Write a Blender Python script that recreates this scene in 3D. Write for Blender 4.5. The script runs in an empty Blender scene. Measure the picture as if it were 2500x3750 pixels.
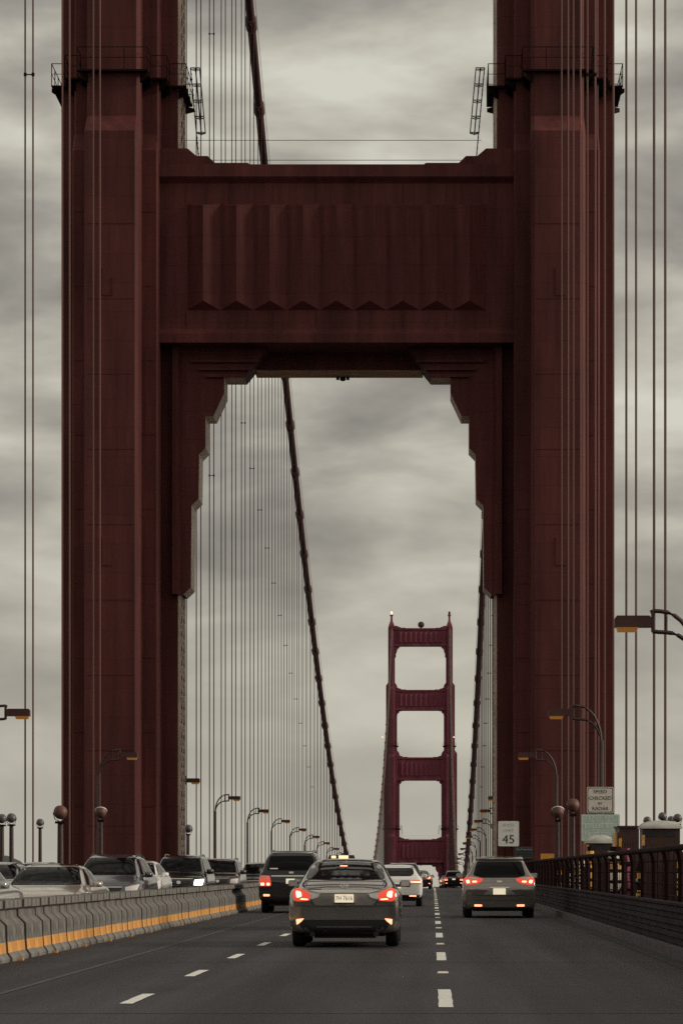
import bpy, bmesh, math, random
from mathutils import Vector, Matrix
from mathutils.bvhtree import BVHTree
R = math.radians
SC = bpy.context.scene
COL = SC.collection
random.seed(7)

# ------------------------------------------------------------------ camera, sky, sun, exposure
F, VX, VY, EYE = 11432.0, 1585.0, 3190.0, 1.25          # focal length and vanishing point in photo pixels, eye height
cam_data = bpy.data.cameras.new('camera')
cam = bpy.data.objects.new('camera', cam_data); COL.objects.link(cam)
cam.location = (0, 0, EYE); cam.rotation_euler = (R(90), 0, 0)
cam_data.sensor_fit = 'VERTICAL'; cam_data.sensor_height = 36.0; cam_data.sensor_width = 24.0
cam_data.lens = 36.0 * F / 3750.0
cam_data.shift_x = (1250 - VX) / 3750.0
cam_data.shift_y = (VY - 1875) / 3750.0
cam_data.clip_start = 0.5; cam_data.clip_end = 20000
SC.camera = cam

SUN_AZ, SUN_EL = 94.0, 22.0                              # azimuth from the road's direction towards the right
world = bpy.data.worlds.new('World'); SC.world = world; world.use_nodes = True
wt = world.node_tree; wt.nodes.clear()
def wn(t): return wt.nodes.new(t)
def wl(a, b): wt.links.new(a, b)
sky = wn('ShaderNodeTexSky'); sky.sky_type = 'NISHITA'; sky.sun_disc = False
sky.sun_elevation = R(SUN_EL); sky.sun_rotation = R(SUN_AZ); sky.dust_density = 3.0; sky.air_density = 1.0
tc = wn('ShaderNodeTexCoord')
mp = wn('ShaderNodeMapping'); mp.inputs['Scale'].default_value = (12.0, 12.0, 33.0); mp.inputs['Location'].default_value = (4.7, 1.1, 3.2)
wl(tc.outputs['Generated'], mp.inputs['Vector'])
n1 = wn('ShaderNodeTexNoise'); n1.inputs['Scale'].default_value = 1.0; n1.inputs['Detail'].default_value = 7; n1.inputs['Roughness'].default_value = 0.5; n1.inputs['Distortion'].default_value = 0.15
wl(mp.outputs[0], n1.inputs['Vector'])
mp2 = wn('ShaderNodeMapping'); mp2.inputs['Scale'].default_value = (5.0, 5.0, 11.0); mp2.inputs['Location'].default_value = (1.1, 3.2, 4.7)
wl(tc.outputs['Generated'], mp2.inputs['Vector'])
n2 = wn('ShaderNodeTexNoise'); n2.inputs['Scale'].default_value = 1.0; n2.inputs['Detail'].default_value = 3
wl(mp2.outputs[0], n2.inputs['Vector'])
add = wn('ShaderNodeMath'); add.operation = 'MULTIPLY_ADD'; add.inputs[1].default_value = 0.45
wl(n2.outputs['Fac'], add.inputs[0]); wl(n1.outputs['Fac'], add.inputs[2])
ramp = wn('ShaderNodeValToRGB')
e = ramp.color_ramp.elements
e[0].position = 0.42; e[0].color = (0.14, 0.131, 0.118, 1)
e[1].position = 0.90; e[1].color = (0.655, 0.64, 0.55, 1)
x = ramp.color_ramp.elements.new(0.575); x.color = (0.250, 0.234, 0.205, 1)
x = ramp.color_ramp.elements.new(0.675); x.color = (0.345, 0.324, 0.281, 1)
x = ramp.color_ramp.elements.new(0.785); x.color = (0.497, 0.472, 0.398, 1)
wl(add.outputs[0], ramp.inputs['Fac'])
# clouds thin into an even veil towards the horizon
sep = wn('ShaderNodeSeparateXYZ'); wl(tc.outputs['Generated'], sep.inputs[0])
mr = wn('ShaderNodeMapRange'); mr.inputs['From Min'].default_value = 0.0; mr.inputs['From Max'].default_value = 0.13
mr.inputs['To Min'].default_value = 0.12; mr.inputs['To Max'].default_value = 1.0
wl(sep.outputs['Z'], mr.inputs['Value'])
veil = wn('ShaderNodeMixRGB'); veil.inputs['Color1'].default_value = (0.480, 0.456, 0.382, 1)
wl(mr.outputs[0], veil.inputs['Fac']); wl(ramp.outputs['Color'], veil.inputs['Color2'])
gain = wn('ShaderNodeMixRGB'); gain.blend_type = 'MULTIPLY'; gain.inputs['Fac'].default_value = 1.0
gain.inputs['Color2'].default_value = (10, 10, 10, 1); wl(veil.outputs[0], gain.inputs['Color1'])
mixs = wn('ShaderNodeMixRGB'); mixs.inputs['Fac'].default_value = 0.97
wl(sky.outputs[0], mixs.inputs['Color1']); wl(gain.outputs[0], mixs.inputs['Color2'])
bg = wn('ShaderNodeBackground'); bg.inputs['Strength'].default_value = 0.1
wl(mixs.outputs[0], bg.inputs['Color'])
wo = wn('ShaderNodeOutputWorld'); wl(bg.outputs[0], wo.inputs['Surface'])

sd = bpy.data.lights.new('sun', 'SUN'); sd.energy = 2.2; sd.angle = R(18); sd.color = (1.0, 0.90, 0.76)
sun = bpy.data.objects.new('sun', sd); COL.objects.link(sun)
sdir = Vector((math.sin(R(SUN_AZ)) * math.cos(R(SUN_EL)), math.cos(R(SUN_AZ)) * math.cos(R(SUN_EL)), math.sin(R(SUN_EL))))
sun.rotation_euler = (-sdir).to_track_quat('-Z', 'Y').to_euler()
vs = SC.view_settings; vs.view_transform = 'Standard'; vs.look = 'None'; vs.exposure = 0; vs.gamma = 1; vs.use_curve_mapping = False
SC.cycles.use_denoising = False
SC.cycles.use_adaptive_sampling = True; SC.cycles.adaptive_threshold = 0.008; SC.cycles.adaptive_min_samples = 64
SC.cycles.max_bounces = 6; SC.cycles.volume_bounces = 1

# ------------------------------------------------------------------ materials
def mat(name, col, rough=0.6, metal=0.0, var=0.25, scale=3.0, stretch=(1, 1, 1), bump=0.0, bscale=None, emit=None, estr=0.0, coat=0.0, spec=0.5, col2=None, thr=(0.35, 0.65)):
    if max(col) - min(col) < .34 * max(col) and max(col) < .3 and not name.startswith(('sign', 'plate', 'lens', 'head', 'barrier')): col = (col[0] * 1.0, col[1] * .94, min(1, col[2] * 1.09))
    m = bpy.data.materials.new(name); m.use_nodes = True
    nt = m.node_tree; b = nt.nodes['Principled BSDF']
    b.inputs['Roughness'].default_value = rough; b.inputs['Metallic'].default_value = metal
    b.inputs['Coat Weight'].default_value = coat; b.inputs['Coat Roughness'].default_value = 0.06
    b.inputs['Specular IOR Level'].default_value = spec
    t = nt.nodes.new('ShaderNodeTexCoord'); mpg = nt.nodes.new('ShaderNodeMapping')
    mpg.inputs['Scale'].default_value = stretch
    nt.links.new(t.outputs['Object'], mpg.inputs['Vector'])
    n = nt.nodes.new('ShaderNodeTexNoise'); n.inputs['Scale'].default_value = scale; n.inputs['Detail'].default_value = 6; n.inputs['Roughness'].default_value = 0.6
    nt.links.new(mpg.outputs[0], n.inputs['Vector'])
    r = nt.nodes.new('ShaderNodeValToRGB')
    c2 = col2 if col2 else tuple(min(1, c * (1 + var)) for c in col)
    c1 = tuple(c * (1 - var) for c in col) if not col2 else col
    r.color_ramp.elements[0].position = thr[0]; r.color_ramp.elements[0].color = (*c1, 1)
    r.color_ramp.elements[1].position = thr[1]; r.color_ramp.elements[1].color = (*c2, 1)
    nt.links.new(n.outputs['Fac'], r.inputs['Fac']); nt.links.new(r.outputs[0], b.inputs['Base Color'])
    if bump:
        n3 = nt.nodes.new('ShaderNodeTexNoise'); n3.inputs['Scale'].default_value = bscale or scale * 8; n3.inputs['Detail'].default_value = 4
        nt.links.new(t.outputs['Object'], n3.inputs['Vector'])
        bp = nt.nodes.new('ShaderNodeBump'); bp.inputs['Strength'].default_value = bump; bp.inputs['Distance'].default_value = 0.02
        nt.links.new(n3.outputs['Fac'], bp.inputs['Height']); nt.links.new(bp.outputs[0], b.inputs['Normal'])
    if emit:
        b.inputs['Emission Color'].default_value = (*emit, 1); b.inputs['Emission Strength'].default_value = estr
    return m
M = {}
def plated(name, col, spec=.12):
    m = mat(name, col, 0.7, var=0.28, scale=0.5, stretch=(1, 1, 0.14), bump=0.15, bscale=3, spec=spec)
    nt = m.node_tree; b = nt.nodes['Principled BSDF']; src = b.inputs['Base Color'].links[0].from_socket
    t = nt.nodes.new('ShaderNodeTexCoord'); sx = nt.nodes.new('ShaderNodeSeparateXYZ'); nt.links.new(t.outputs['Object'], sx.inputs[0])
    ad = nt.nodes.new('ShaderNodeMath'); nt.links.new(sx.outputs['X'], ad.inputs[0]); nt.links.new(sx.outputs['Y'], ad.inputs[1])
    cb = nt.nodes.new('ShaderNodeCombineXYZ'); nt.links.new(ad.outputs[0], cb.inputs['X']); nt.links.new(sx.outputs['Z'], cb.inputs['Y'])
    br = nt.nodes.new('ShaderNodeTexBrick'); br.inputs['Scale'].default_value = 0.35; br.inputs['Mortar Size'].default_value = 0.012; br.inputs['Brick Width'].default_value = 0.9; br.inputs['Row Height'].default_value = 0.62
    br.inputs['Color1'].default_value = (1, 1, 1, 1); br.inputs['Color2'].default_value = (.90, .89, .89, 1); br.inputs['Mortar'].default_value = (.78, .76, .76, 1)
    nt.links.new(cb.outputs[0], br.inputs['Vector'])
    mx = nt.nodes.new('ShaderNodeMixRGB'); mx.blend_type = 'MULTIPLY'; mx.inputs['Fac'].default_value = 1.0
    nt.links.new(src, mx.inputs['Color1']); nt.links.new(br.outputs['Color'], mx.inputs['Color2'])
    n = nt.nodes.new('ShaderNodeTexNoise'); n.inputs['Scale'].default_value = 1.3; n.inputs['Detail'].default_value = 8; n.inputs['Roughness'].default_value = .7
    mp_ = nt.nodes.new('ShaderNodeMapping'); mp_.inputs['Scale'].default_value = (1.2, 1.2, .05); nt.links.new(t.outputs['Object'], mp_.inputs['Vector']); nt.links.new(mp_.outputs[0], n.inputs['Vector'])
    r = nt.nodes.new('ShaderNodeValToRGB'); r.color_ramp.elements[0].position = .36; r.color_ramp.elements[0].color = (.74, .72, .72, 1); r.color_ramp.elements[1].position = .58; r.color_ramp.elements[1].color = (1, 1, 1, 1)
    nt.links.new(n.outputs['Fac'], r.inputs['Fac'])
    m2 = nt.nodes.new('ShaderNodeMixRGB'); m2.blend_type = 'MULTIPLY'; m2.inputs['Fac'].default_value = 1.0
    nt.links.new(mx.outputs[0], m2.inputs['Color1']); nt.links.new(r.outputs[0], m2.inputs['Color2']); nt.links.new(m2.outputs[0], b.inputs['Base Color'])
    return m
M['tower'] = plated('tower_paint', (0.142, 0.040, 0.037), .22)
M['seam'] = mat('seam_paint', (0.085, 0.021, 0.021), 0.8, var=.3, spec=.1)
M['tower_hazed'] = plated('far_tower_haze_paint', (0.24, 0.057, 0.085), .3)  # distance haze painted into the far tower's colour
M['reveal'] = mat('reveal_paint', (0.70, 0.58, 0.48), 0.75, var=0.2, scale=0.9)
M['soffit'] = mat('worn_sunlit_soffit', (0.50, 0.38, 0.28), 0.8, scale=1.2, col2=(0.90, 0.48, 0.22), thr=(0.42, 0.62))  # worn ochre, colour brightened to paint in the sunlit strip
M['dark_steel'] = mat('dark_steel', (0.022, 0.011, 0.011), 0.9, var=0.3, scale=2, spec=.08)
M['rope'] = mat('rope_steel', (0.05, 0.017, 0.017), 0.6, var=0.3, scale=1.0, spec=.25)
M['rope_lit'] = mat('side_lit_rope_steel', (0.16, 0.07, 0.055), 0.5, var=0.3, scale=1.0)  # paler rope colour paints in the sidelight on the near ropes
M['cable'] = mat('cable_paint', (0.075, 0.026, 0.023), 0.6, var=0.3, scale=0.8)
M['lamp_iron'] = mat('lamp_iron', (0.055, 0.027, 0.024), 0.5, var=0.3, scale=4)
M['amber'] = mat('amber_lens', (0.45, 0.19, 0.04), 0.4, var=0.2, scale=6, emit=(1, 0.42, 0.08), estr=0.13)
M['asphalt'] = None
M['concrete'] = mat('barrier_concrete', (0.145, 0.135, 0.123), 0.85, var=0.45, scale=4, bump=0.25, bscale=60)
M['orange'] = mat('barrier_orange', (0.66, 0.31, 0.075), 0.75, var=0.25, scale=6)
M['sidewalk'] = mat('sidewalk_concrete', (0.045, 0.039, 0.036), 0.85, var=0.25, scale=2)
M['kerb'] = mat('kerb_concrete', (0.10, 0.088, 0.084), 0.85, var=0.35, scale=3)
M['parapet'] = mat('parapet_steel', (0.028, 0.021, 0.022), 0.8, var=0.5, scale=2.5, stretch=(1, .25, 1), spec=.09)
M['white_line'] = mat('road_paint', (0.80, 0.79, 0.74), 0.7, var=0.12, scale=9)
M['stud'] = mat('stud_reflector', (0.85, 0.78, 0.6), 0.3, var=0.1, emit=None)
M['joint_and_shade'] = mat('tar_and_kerb_shade', (0.016, 0.015, 0.015), 0.7, var=0.3, scale=6)  # tar of the road joints, also the painted shadow along the kerb
M['worn'] = mat('worn_paint', (0.07, 0.072, 0.078), 0.8, var=0.35, scale=6)
M['sign_white'] = mat('sign_white', (0.95, 0.93, 0.88), 0.45, var=0.05, scale=5)
M['sign_cream'] = mat('sign_cream', (0.90, 0.82, 0.72), 0.5, var=0.06, scale=5)
M['sign_green'] = mat('sign_green', (0.58, 0.73, 0.64), 0.5, var=0.08, scale=4)
M['sign_black'] = mat('sign_black', (0.015, 0.014, 0.014), 0.5, var=0.1)
M['sign_navy'] = mat('sign_navy', (0.025, 0.03, 0.035), 0.5, var=0.2)
M['sign_orange'] = mat('sign_orange', (0.85, 0.36, 0.06), 0.5, var=0.25, scale=14)
M['booth'] = mat('booth_plastic', (0.075, 0.032, 0.026), 0.55, var=0.2, scale=3)
M['dome'] = mat('dome_plastic', (0.46, 0.45, 0.40), 0.6, var=0.12, scale=3)
M['orange_band'] = mat('orange_band', (0.95, 0.46, 0.10), 0.5, var=0.2, scale=10)
M['cream_band'] = mat('cream_band', (0.92, 0.82, 0.65), 0.5, var=0.15, scale=10)
M['tarp'] = mat('magenta_tarp', (0.25, 0.03, 0.09), 0.6, var=0.4, scale=4, stretch=(1, 1, .4))
M['tyre'] = mat('tyre_rubber', (0.018, 0.016, 0.016), 0.85, var=0.2, scale=6)
M['rim'] = mat('wheel_rim', (0.30, 0.29, 0.28), 0.35, metal=0.8, var=0.15)
M['glass'] = mat('car_glass', (0.004, 0.004, 0.005), 0.05, scale=3.5, spec=0.5, col2=(0.022, 0.020, 0.020), thr=(.45, .75))
M['glass_dark'] = mat('tinted_glass', (0.003, 0.003, 0.0035), 0.05, var=.2, spec=0.22)
M['screen'] = mat('windscreen_glass', (0.003, 0.003, 0.0035), 0.06, scale=5, spec=0.07, col2=(0.035, 0.03, 0.027), thr=(.55, .75))
M['black_trim'] = mat('black_trim', (0.014, 0.013, 0.013), 0.5, var=0.2)
M['chrome'] = mat('chrome', (0.75, 0.73, 0.68), 0.12, metal=1.0, var=0.05)
M['lens_clear'] = mat('lens_clear', (0.70, 0.64, 0.62), 0.2, var=0.1, coat=1.0)
M['lens_red'] = mat('lens_red', (0.6, 0.06, 0.03), 0.2, var=0.1, emit=(1.0, 0.085, 0.04), estr=0.6, coat=0.6)
M['lens_core'] = mat('lens_core', (0.9, 0.5, 0.3), 0.2, var=0.05, emit=(1.0, 0.58, 0.34), estr=2.6)
M['lens_refl'] = mat('lens_reflector', (0.9, 0.35, 0.2), 0.2, var=0.05, emit=(1.0, 0.40, 0.20), estr=2.0)  # light returned by bumper reflectors painted as emission; also serves a brake lamp
M['headlight_on'] = mat('headlight_on', (0.9, 0.9, 0.85), 0.2, var=0.02, emit=(1.0, 0.97, 0.86), estr=4.0)
M['plate_bay'] = mat('plate_bay', (0.23, 0.205, 0.195), 0.45, var=0.1)
M['plate'] = mat('plate_lit_white', (0.85, 0.80, 0.68), 0.4, var=0.05, emit=(1.0, 0.85, 0.6), estr=0.6)  # light falling on the plate painted as its own emission
M['sign_glow'] = mat('sign_glow', (0.9, 0.75, 0.5), 0.4, var=0.05, emit=(1.0, 0.66, 0.32), estr=1.5)
M['beacon'] = mat('beacon_light', (0.9, 0.6, 0.5), 0.3, emit=(1.0, 0.5, 0.35), estr=1.6)
M['bowl'] = mat('flood_housing', (0.13, 0.055, 0.042), 0.55, var=0.35, scale=5)
M['bowl_grey'] = mat('flood_housing_grey', (0.12, 0.11, 0.10), 0.45, var=0.35, scale=7)
M['rim_white'] = mat('flood_rim', (0.75, 0.72, 0.65), 0.4, var=0.05)
M['water'] = mat('bay_water', (0.02, 0.03, 0.035), 0.15, var=0.3, scale=0.02, bump=0.3, bscale=0.1)
M['hill'] = mat('hill_scrub', (0.035, 0.045, 0.04), 0.9, var=0.4, scale=0.02)
M['leaf'] = mat('leaf_mass', (0.035, 0.042, 0.03), 0.9, var=0.5, scale=0.3)
def paint(name, c, metal=0.3, rough=0.15):
    return mat('paint_' + name, c, rough, metal=metal, var=0.05, scale=2, coat=1.0)
M['p_grey'] = paint('grey', (0.42, 0.385, 0.365), 0.85, 0.11)
M['p_van'] = paint('taupe', (0.30, 0.26, 0.235), 0.8, 0.13)
M['p_navy'] = paint('navy', (0.014, 0.015, 0.019))
M['p_white'] = paint('white', (0.92, 0.90, 0.86), 0.0)
M['p_black'] = paint('black', (0.014, 0.014, 0.015))
M['p_tan'] = paint('tan', (0.52, 0.45, 0.39), 0.4)
M['p_slate'] = paint('slate', (0.085, 0.09, 0.095), 0.6)
M['p_silver'] = paint('silver', (0.42, 0.41, 0.39), 0.5)
M['p_maroon'] = paint('maroon', (0.05, 0.022, 0.024))

def asphalt():
    m = bpy.data.materials.new('asphalt'); m.use_nodes = True; nt = m.node_tree; b = nt.nodes['Principled BSDF']
    t = nt.nodes.new('ShaderNodeTexCoord')
    def noise(sc, st, det=5):
        mpg = nt.nodes.new('ShaderNodeMapping'); mpg.inputs['Scale'].default_value = st; nt.links.new(t.outputs['Object'], mpg.inputs['Vector'])
        n = nt.nodes.new('ShaderNodeTexNoise'); n.inputs['Scale'].default_value = sc; n.inputs['Detail'].default_value = det
        nt.links.new(mpg.outputs[0], n.inputs['Vector']); return n
    a = noise(1.0, (1.4, 0.03, 1)); c = noise(40.0, (1, 0.35, 1), 3); d = noise(0.5, (1, .25, 1))
    r = nt.nodes.new('ShaderNodeValToRGB'); r.color_ramp.elements[0].position = .3; r.color_ramp.elements[1].position = .7
    r.color_ramp.elements[0].color = (0.017, 0.0150, 0.0180, 1); r.color_ramp.elements[1].color = (0.058, 0.051, 0.060, 1)
    nt.links.new(a.outputs['Fac'], r.inputs['Fac'])
    mx = nt.nodes.new('ShaderNodeMixRGB'); mx.blend_type = 'OVERLAY'; mx.inputs['Fac'].default_value = 0.75
    nt.links.new(r.outputs[0], mx.inputs['Color1']); nt.links.new(c.outputs['Fac'], mx.inputs['Color2'])
    mx2 = nt.nodes.new('ShaderNodeMixRGB'); mx2.blend_type = 'OVERLAY'; mx2.inputs['Fac'].default_value = 0.5
    nt.links.new(mx.outputs[0], mx2.inputs['Color1']); nt.links.new(d.outputs['Fac'], mx2.inputs['Color2'])
    sx = nt.nodes.new('ShaderNodeSeparateXYZ'); nt.links.new(t.outputs['Object'], sx.inputs[0])
    ph = nt.nodes.new('ShaderNodeMath'); ph.operation = 'MULTIPLY_ADD'; ph.inputs[1].default_value = 2 * math.pi / 3.05; ph.inputs[2].default_value = 1.38 * 2 * math.pi / 3.05
    nt.links.new(sx.outputs['X'], ph.inputs[0])
    wob = nt.nodes.new('ShaderNodeMath'); wob.operation = 'MULTIPLY_ADD'; wob.inputs[1].default_value = 2.2; nt.links.new(d.outputs['Fac'], wob.inputs[0]); nt.links.new(ph.outputs[0], wob.inputs[2])
    cs = nt.nodes.new('ShaderNodeMath'); cs.operation = 'COSINE'; off_ = nt.nodes.new('ShaderNodeMath'); off_.operation = 'SUBTRACT'; off_.inputs[1].default_value = 1.1
    nt.links.new(wob.outputs[0], off_.inputs[0]); nt.links.new(off_.outputs[0], cs.inputs[0])
    gn = nt.nodes.new('ShaderNodeMapRange'); gn.inputs['From Min'].default_value = -1; gn.inputs['To Min'].default_value = 1.0; gn.inputs['To Max'].default_value = .68
    nt.links.new(cs.outputs[0], gn.inputs['Value'])
    st = noise(1.0, (.55, .11, 1), 7); sr = nt.nodes.new('ShaderNodeValToRGB'); sr.color_ramp.elements[0].position = .60; sr.color_ramp.elements[0].color = (1, 1, 1, 1); sr.color_ramp.elements[1].position = .72; sr.color_ramp.elements[1].color = (.6, .59, .6, 1)
    nt.links.new(st.outputs['Fac'], sr.inputs['Fac'])
    m3 = nt.nodes.new('ShaderNodeMixRGB'); m3.blend_type = 'MULTIPLY'; m3.inputs['Fac'].default_value = 1; nt.links.new(mx2.outputs[0], m3.inputs['Color1']); nt.links.new(gn.outputs[0], m3.inputs['Color2'])
    m4 = nt.nodes.new('ShaderNodeMixRGB'); m4.blend_type = 'MULTIPLY'; m4.inputs['Fac'].default_value = 1; nt.links.new(m3.outputs[0], m4.inputs['Color1']); nt.links.new(sr.outputs[0], m4.inputs['Color2'])
    nt.links.new(m4.outputs[0], b.inputs['Base Color'])
    bp = nt.nodes.new('ShaderNodeBump'); bp.inputs['Strength'].default_value = 0.5; bp.inputs['Distance'].default_value = 0.01
    nt.links.new(c.outputs['Fac'], bp.inputs['Height']); nt.links.new(bp.outputs[0], b.inputs['Normal'])
    b.inputs['Roughness'].default_value = 0.68; b.inputs['Specular IOR Level'].default_value = 0.3
    return m
M['asphalt'] = asphalt()

# ------------------------------------------------------------------ helpers
class MB:
    def __init__(s): s.v, s.f, s.m = [], [], []
    def add(s, vs, fs, m=0):
        o = len(s.v); s.v += [tuple(p) for p in vs]
        for i, q in enumerate(fs):
            s.f.append([o + k for k in q]); s.m.append(m[i] if isinstance(m, list) else m)
        return s
    def box(s, x0, x1, y0, y1, z0, z1, m=0):
        v = [(x0, y0, z0), (x1, y0, z0), (x1, y1, z0), (x0, y1, z0), (x0, y0, z1), (x1, y0, z1), (x1, y1, z1), (x0, y1, z1)]
        return s.add(v, [(0, 3, 2, 1), (4, 5, 6, 7), (0, 1, 5, 4), (1, 2, 6, 5), (2, 3, 7, 6), (3, 0, 4, 7)], m)
    def loft(s, rings, m=0, cap=True, mcap=None):
        n = len(rings[0]); vs = [p for r in rings for p in r]; fs = []; ms = []
        for k in range(len(rings) - 1):
            for i in range(n):
                j = (i + 1) % n
                fs.append((k * n + i, k * n + j, (k + 1) * n + j, (k + 1) * n + i)); ms.append(m[i] if isinstance(m, list) else m)
        if cap:
            mc = mcap if mcap is not None else (m[0] if isinstance(m, list) else m)
            fs.append(tuple(reversed(range(n)))); ms.append(mc)
            fs.append(tuple((len(rings) - 1) * n + i for i in range(n))); ms.append(mc)
        return s.add(vs, fs, ms)
    def prism_y(s, poly, y0, y1, m=0, mcap=None):      # poly in (x, z)
        return s.loft([[(p[0], y0, p[1]) for p in poly], [(p[0], y1, p[1]) for p in poly]], m, True, mcap)
    def prism_z(s, poly, z0, z1, m=0):
        return s.loft([[(p[0], p[1], z0) for p in poly], [(p[0], p[1], z1) for p in poly]], m)
    def prism_x(s, poly, x0, x1, m=0):                  # poly in (y, z)
        return s.loft([[(x0, p[0], p[1]) for p in poly], [(x1, p[0], p[1]) for p in poly]], m)
    def tube(s, pts, r, n=8, m=0, cap=True):
        pts = [Vector(p) for p in pts]; rings = []
        rr = r if isinstance(r, (list, tuple)) else [r] * len(pts)
        for i, p in enumerate(pts):
            t = (pts[min(i + 1, len(pts) - 1)] - pts[max(i - 1, 0)]).normalized()
            a = Vector((1, 0, 0)) if abs(t.x) < 0.9 else Vector((0, 0, 1))
            u = t.cross(a).normalized(); w = t.cross(u).normalized()
            rings.append([p + rr[i] * (math.cos(2 * math.pi * k / n) * u + math.sin(2 * math.pi * k / n) * w) for k in range(n)])
        return s.loft(rings, m, cap)
    def lathe(s, prof, o=(0, 0, 0), axis='z', n=16, m=0, cap=True):  # prof: (r, h)
        rings = []
        for r, h in prof:
            ring = []
            for k in range(n):
                a = 2 * math.pi * k / n; c, q = r * math.cos(a), r * math.sin(a)
                p = {'z': (c, q, h), 'x': (h, c, q), 'y': (c, h, q)}[axis]
                ring.append((p[0] + o[0], p[1] + o[1], p[2] + o[2]))
            rings.append(ring)
        return s.loft(rings, m, cap)
    def mesh(s, name, mats, smooth=None):
        me = bpy.data.meshes.new(name); me.from_pydata(s.v, [], s.f)
        for k in (mats if isinstance(mats, (list, tuple)) else [mats]): me.materials.append(k)
        me.polygons.foreach_set('material_index', s.m)
        bm = bmesh.new(); bm.from_mesh(me); bmesh.ops.recalc_face_normals(bm, faces=bm.faces); bm.to_mesh(me); bm.free()
        if smooth:
            me.polygons.foreach_set('use_smooth', [True] * len(me.polygons)); me.set_sharp_from_angle(angle=R(smooth))
        me.update(); return me
    def build(s, name, mats, parent=None, smooth=None, loc=None):
        return link(name, s.mesh(name, mats, smooth), parent, loc)
def link(name, data, parent=None, loc=None, rot=None):
    o = bpy.data.objects.new(name, data); COL.objects.link(o)
    if parent is not None: o.parent = parent
    if loc: o.location = loc
    if rot: o.rotation_euler = rot
    return o
def tag(o, label=None, cat=None, group=None, kind=None):
    for k, v in (('label', label), ('category', cat), ('group', group), ('kind', kind)):
        if v: o[k] = v
    return o
def thing(name, loc, label, cat, group=None, rz=0):
    o = bpy.data.objects.new(name, None); COL.objects.link(o); o.location = loc; o.rotation_euler = (0, 0, rz); o.empty_display_size = 0.3
    return tag(o, label, cat, group)
def copy_tree(o, parent=None, skip=(), swap=None):
    c = o.copy(); COL.objects.link(c); c.parent = parent
    if swap and c.type == 'MESH':
        for sl, ms in zip(c.material_slots, [q for q in c.data.materials]):
            if ms and ms.name in swap:
                sl.link = 'OBJECT'; sl.material = swap[ms.name]
    for ch in list(o.children):
        if ch.name.split('.')[0] not in skip: copy_tree(ch, c, skip, swap)
    return c
def text(body, size, parent, loc, m, name='lettering', align='CENTER', sx=1.0, rz=0, shear=0):
    cu = bpy.data.curves.new(name, 'FONT'); cu.body = body; cu.size = size; cu.align_x = align; cu.align_y = 'CENTER'
    cu.extrude = 0.002; cu.shear = shear; cu.resolution_u = 3; cu.materials.append(m)
    tmp = bpy.data.objects.new('tmp', cu); COL.objects.link(tmp)
    dg = bpy.context.evaluated_depsgraph_get(); dg.update(); me = bpy.data.meshes.new_from_object(tmp.evaluated_get(dg)); bpy.data.objects.remove(tmp)
    if not me.materials: me.materials.append(m)
    o = link(name, me, parent, loc, (R(90), 0, rz)); o.scale = (sx, 1, 1); return o
K = 1.7e-5
def zr(y): return 0.0 if y < 150 else -K * (y - 150) ** 2
def at(px, py, D): return ((px - VX) * D / F, D, EYE + (VY - py) * D / F)   # where a point of the photo lies at distance D
ORD = ['first', 'second', 'third', 'fourth', 'fifth', 'sixth', 'seventh', 'eighth', 'ninth', 'tenth', 'eleventh', 'twelfth']
def nth(i):
    if i < 12: return ORD[i]
    k = i + 1; suf = 'th' if 10 < k % 100 < 14 else {1: 'st', 2: 'nd', 3: 'rd'}.get(k % 10, 'th')
    return f'{k}{suf}'
def roundpoly(pts, r=0.03, seg=3):
    out = []; n = len(pts)
    for i in range(n):
        a, b, c = Vector(pts[i - 1]), Vector(pts[i]), Vector(pts[(i + 1) % n])
        d1 = min(r, (a - b).length * .45); d2 = min(r, (c - b).length * .45)
        p, q = b + (a - b).normalized() * d1, b + (c - b).normalized() * d2
        for k in range(seg + 1):
            t = k / seg; out.append(tuple((1 - t) ** 2 * p + 2 * t * (1 - t) * b + t * t * q))
    return out

# ------------------------------------------------------------------ road, walks, water, hills
XL, XR, XC = -15.5, 3.43, -6.0
YS = list(range(-20, 140, 20)) + list(range(140, 460, 8)) + list(range(460, 1960, 30))
def strip(name, x0, x1, dz, m, dz1=None, ys=YS, parent=None, thick=0.0):
    mb = MB(); vs = []; fs = []
    for y in ys:
        vs += [(x0, y, zr(y) + dz), (x1, y, zr(y) + (dz1 if dz1 is not None else dz))]
    for i in range(len(ys) - 1): fs.append((2 * i, 2 * i + 1, 2 * i + 3, 2 * i + 2))
    mb.add(vs, fs)
    return mb.build(name, m, parent)
road = tag(strip('road', XL, XR, 0, M['asphalt']), kind='structure')
for nm, x0, x1, top in (('sidewalk', XR + .16, 7.55, .16), ('sidewalk', -19.5, XL - .16, .16)):
    s_ = tag(strip(nm, x0, x1, top, M['sidewalk']), kind='structure')
for x0, x1 in ((XR, XR + .16), (XL - .16, XL)):
    mb = MB(); rings = [[(x0, y, zr(y) - .05), (x1, y, zr(y) - .05), (x1, y, zr(y) + .15), (x0, y, zr(y) + .15)] for y in YS]
    mb.loft(rings); tag(mb.build('kerb', M['kerb']), kind='structure')
mb = MB(); mb.loft([[(-20.2, y, zr(y) - 7.6), (8.2, y, zr(y) - 7.6), (8.2, y, zr(y) - .3), (-20.2, y, zr(y) - .3)] for y in YS])
tag(mb.build('bridge_deck', M['dark_steel']), kind='structure')
mb = MB(); SL = -0.0241
mb.add([(-3600, -800, -78 + 800 * .0241), (3600, -800, -78 + 800 * .0241), (3600, 3750, -78 + 3750 * SL), (-3600, 3750, -78 + 3750 * SL)], [(0, 1, 2, 3)])
tag(mb.build('water', M['water']), kind='structure')

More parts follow.
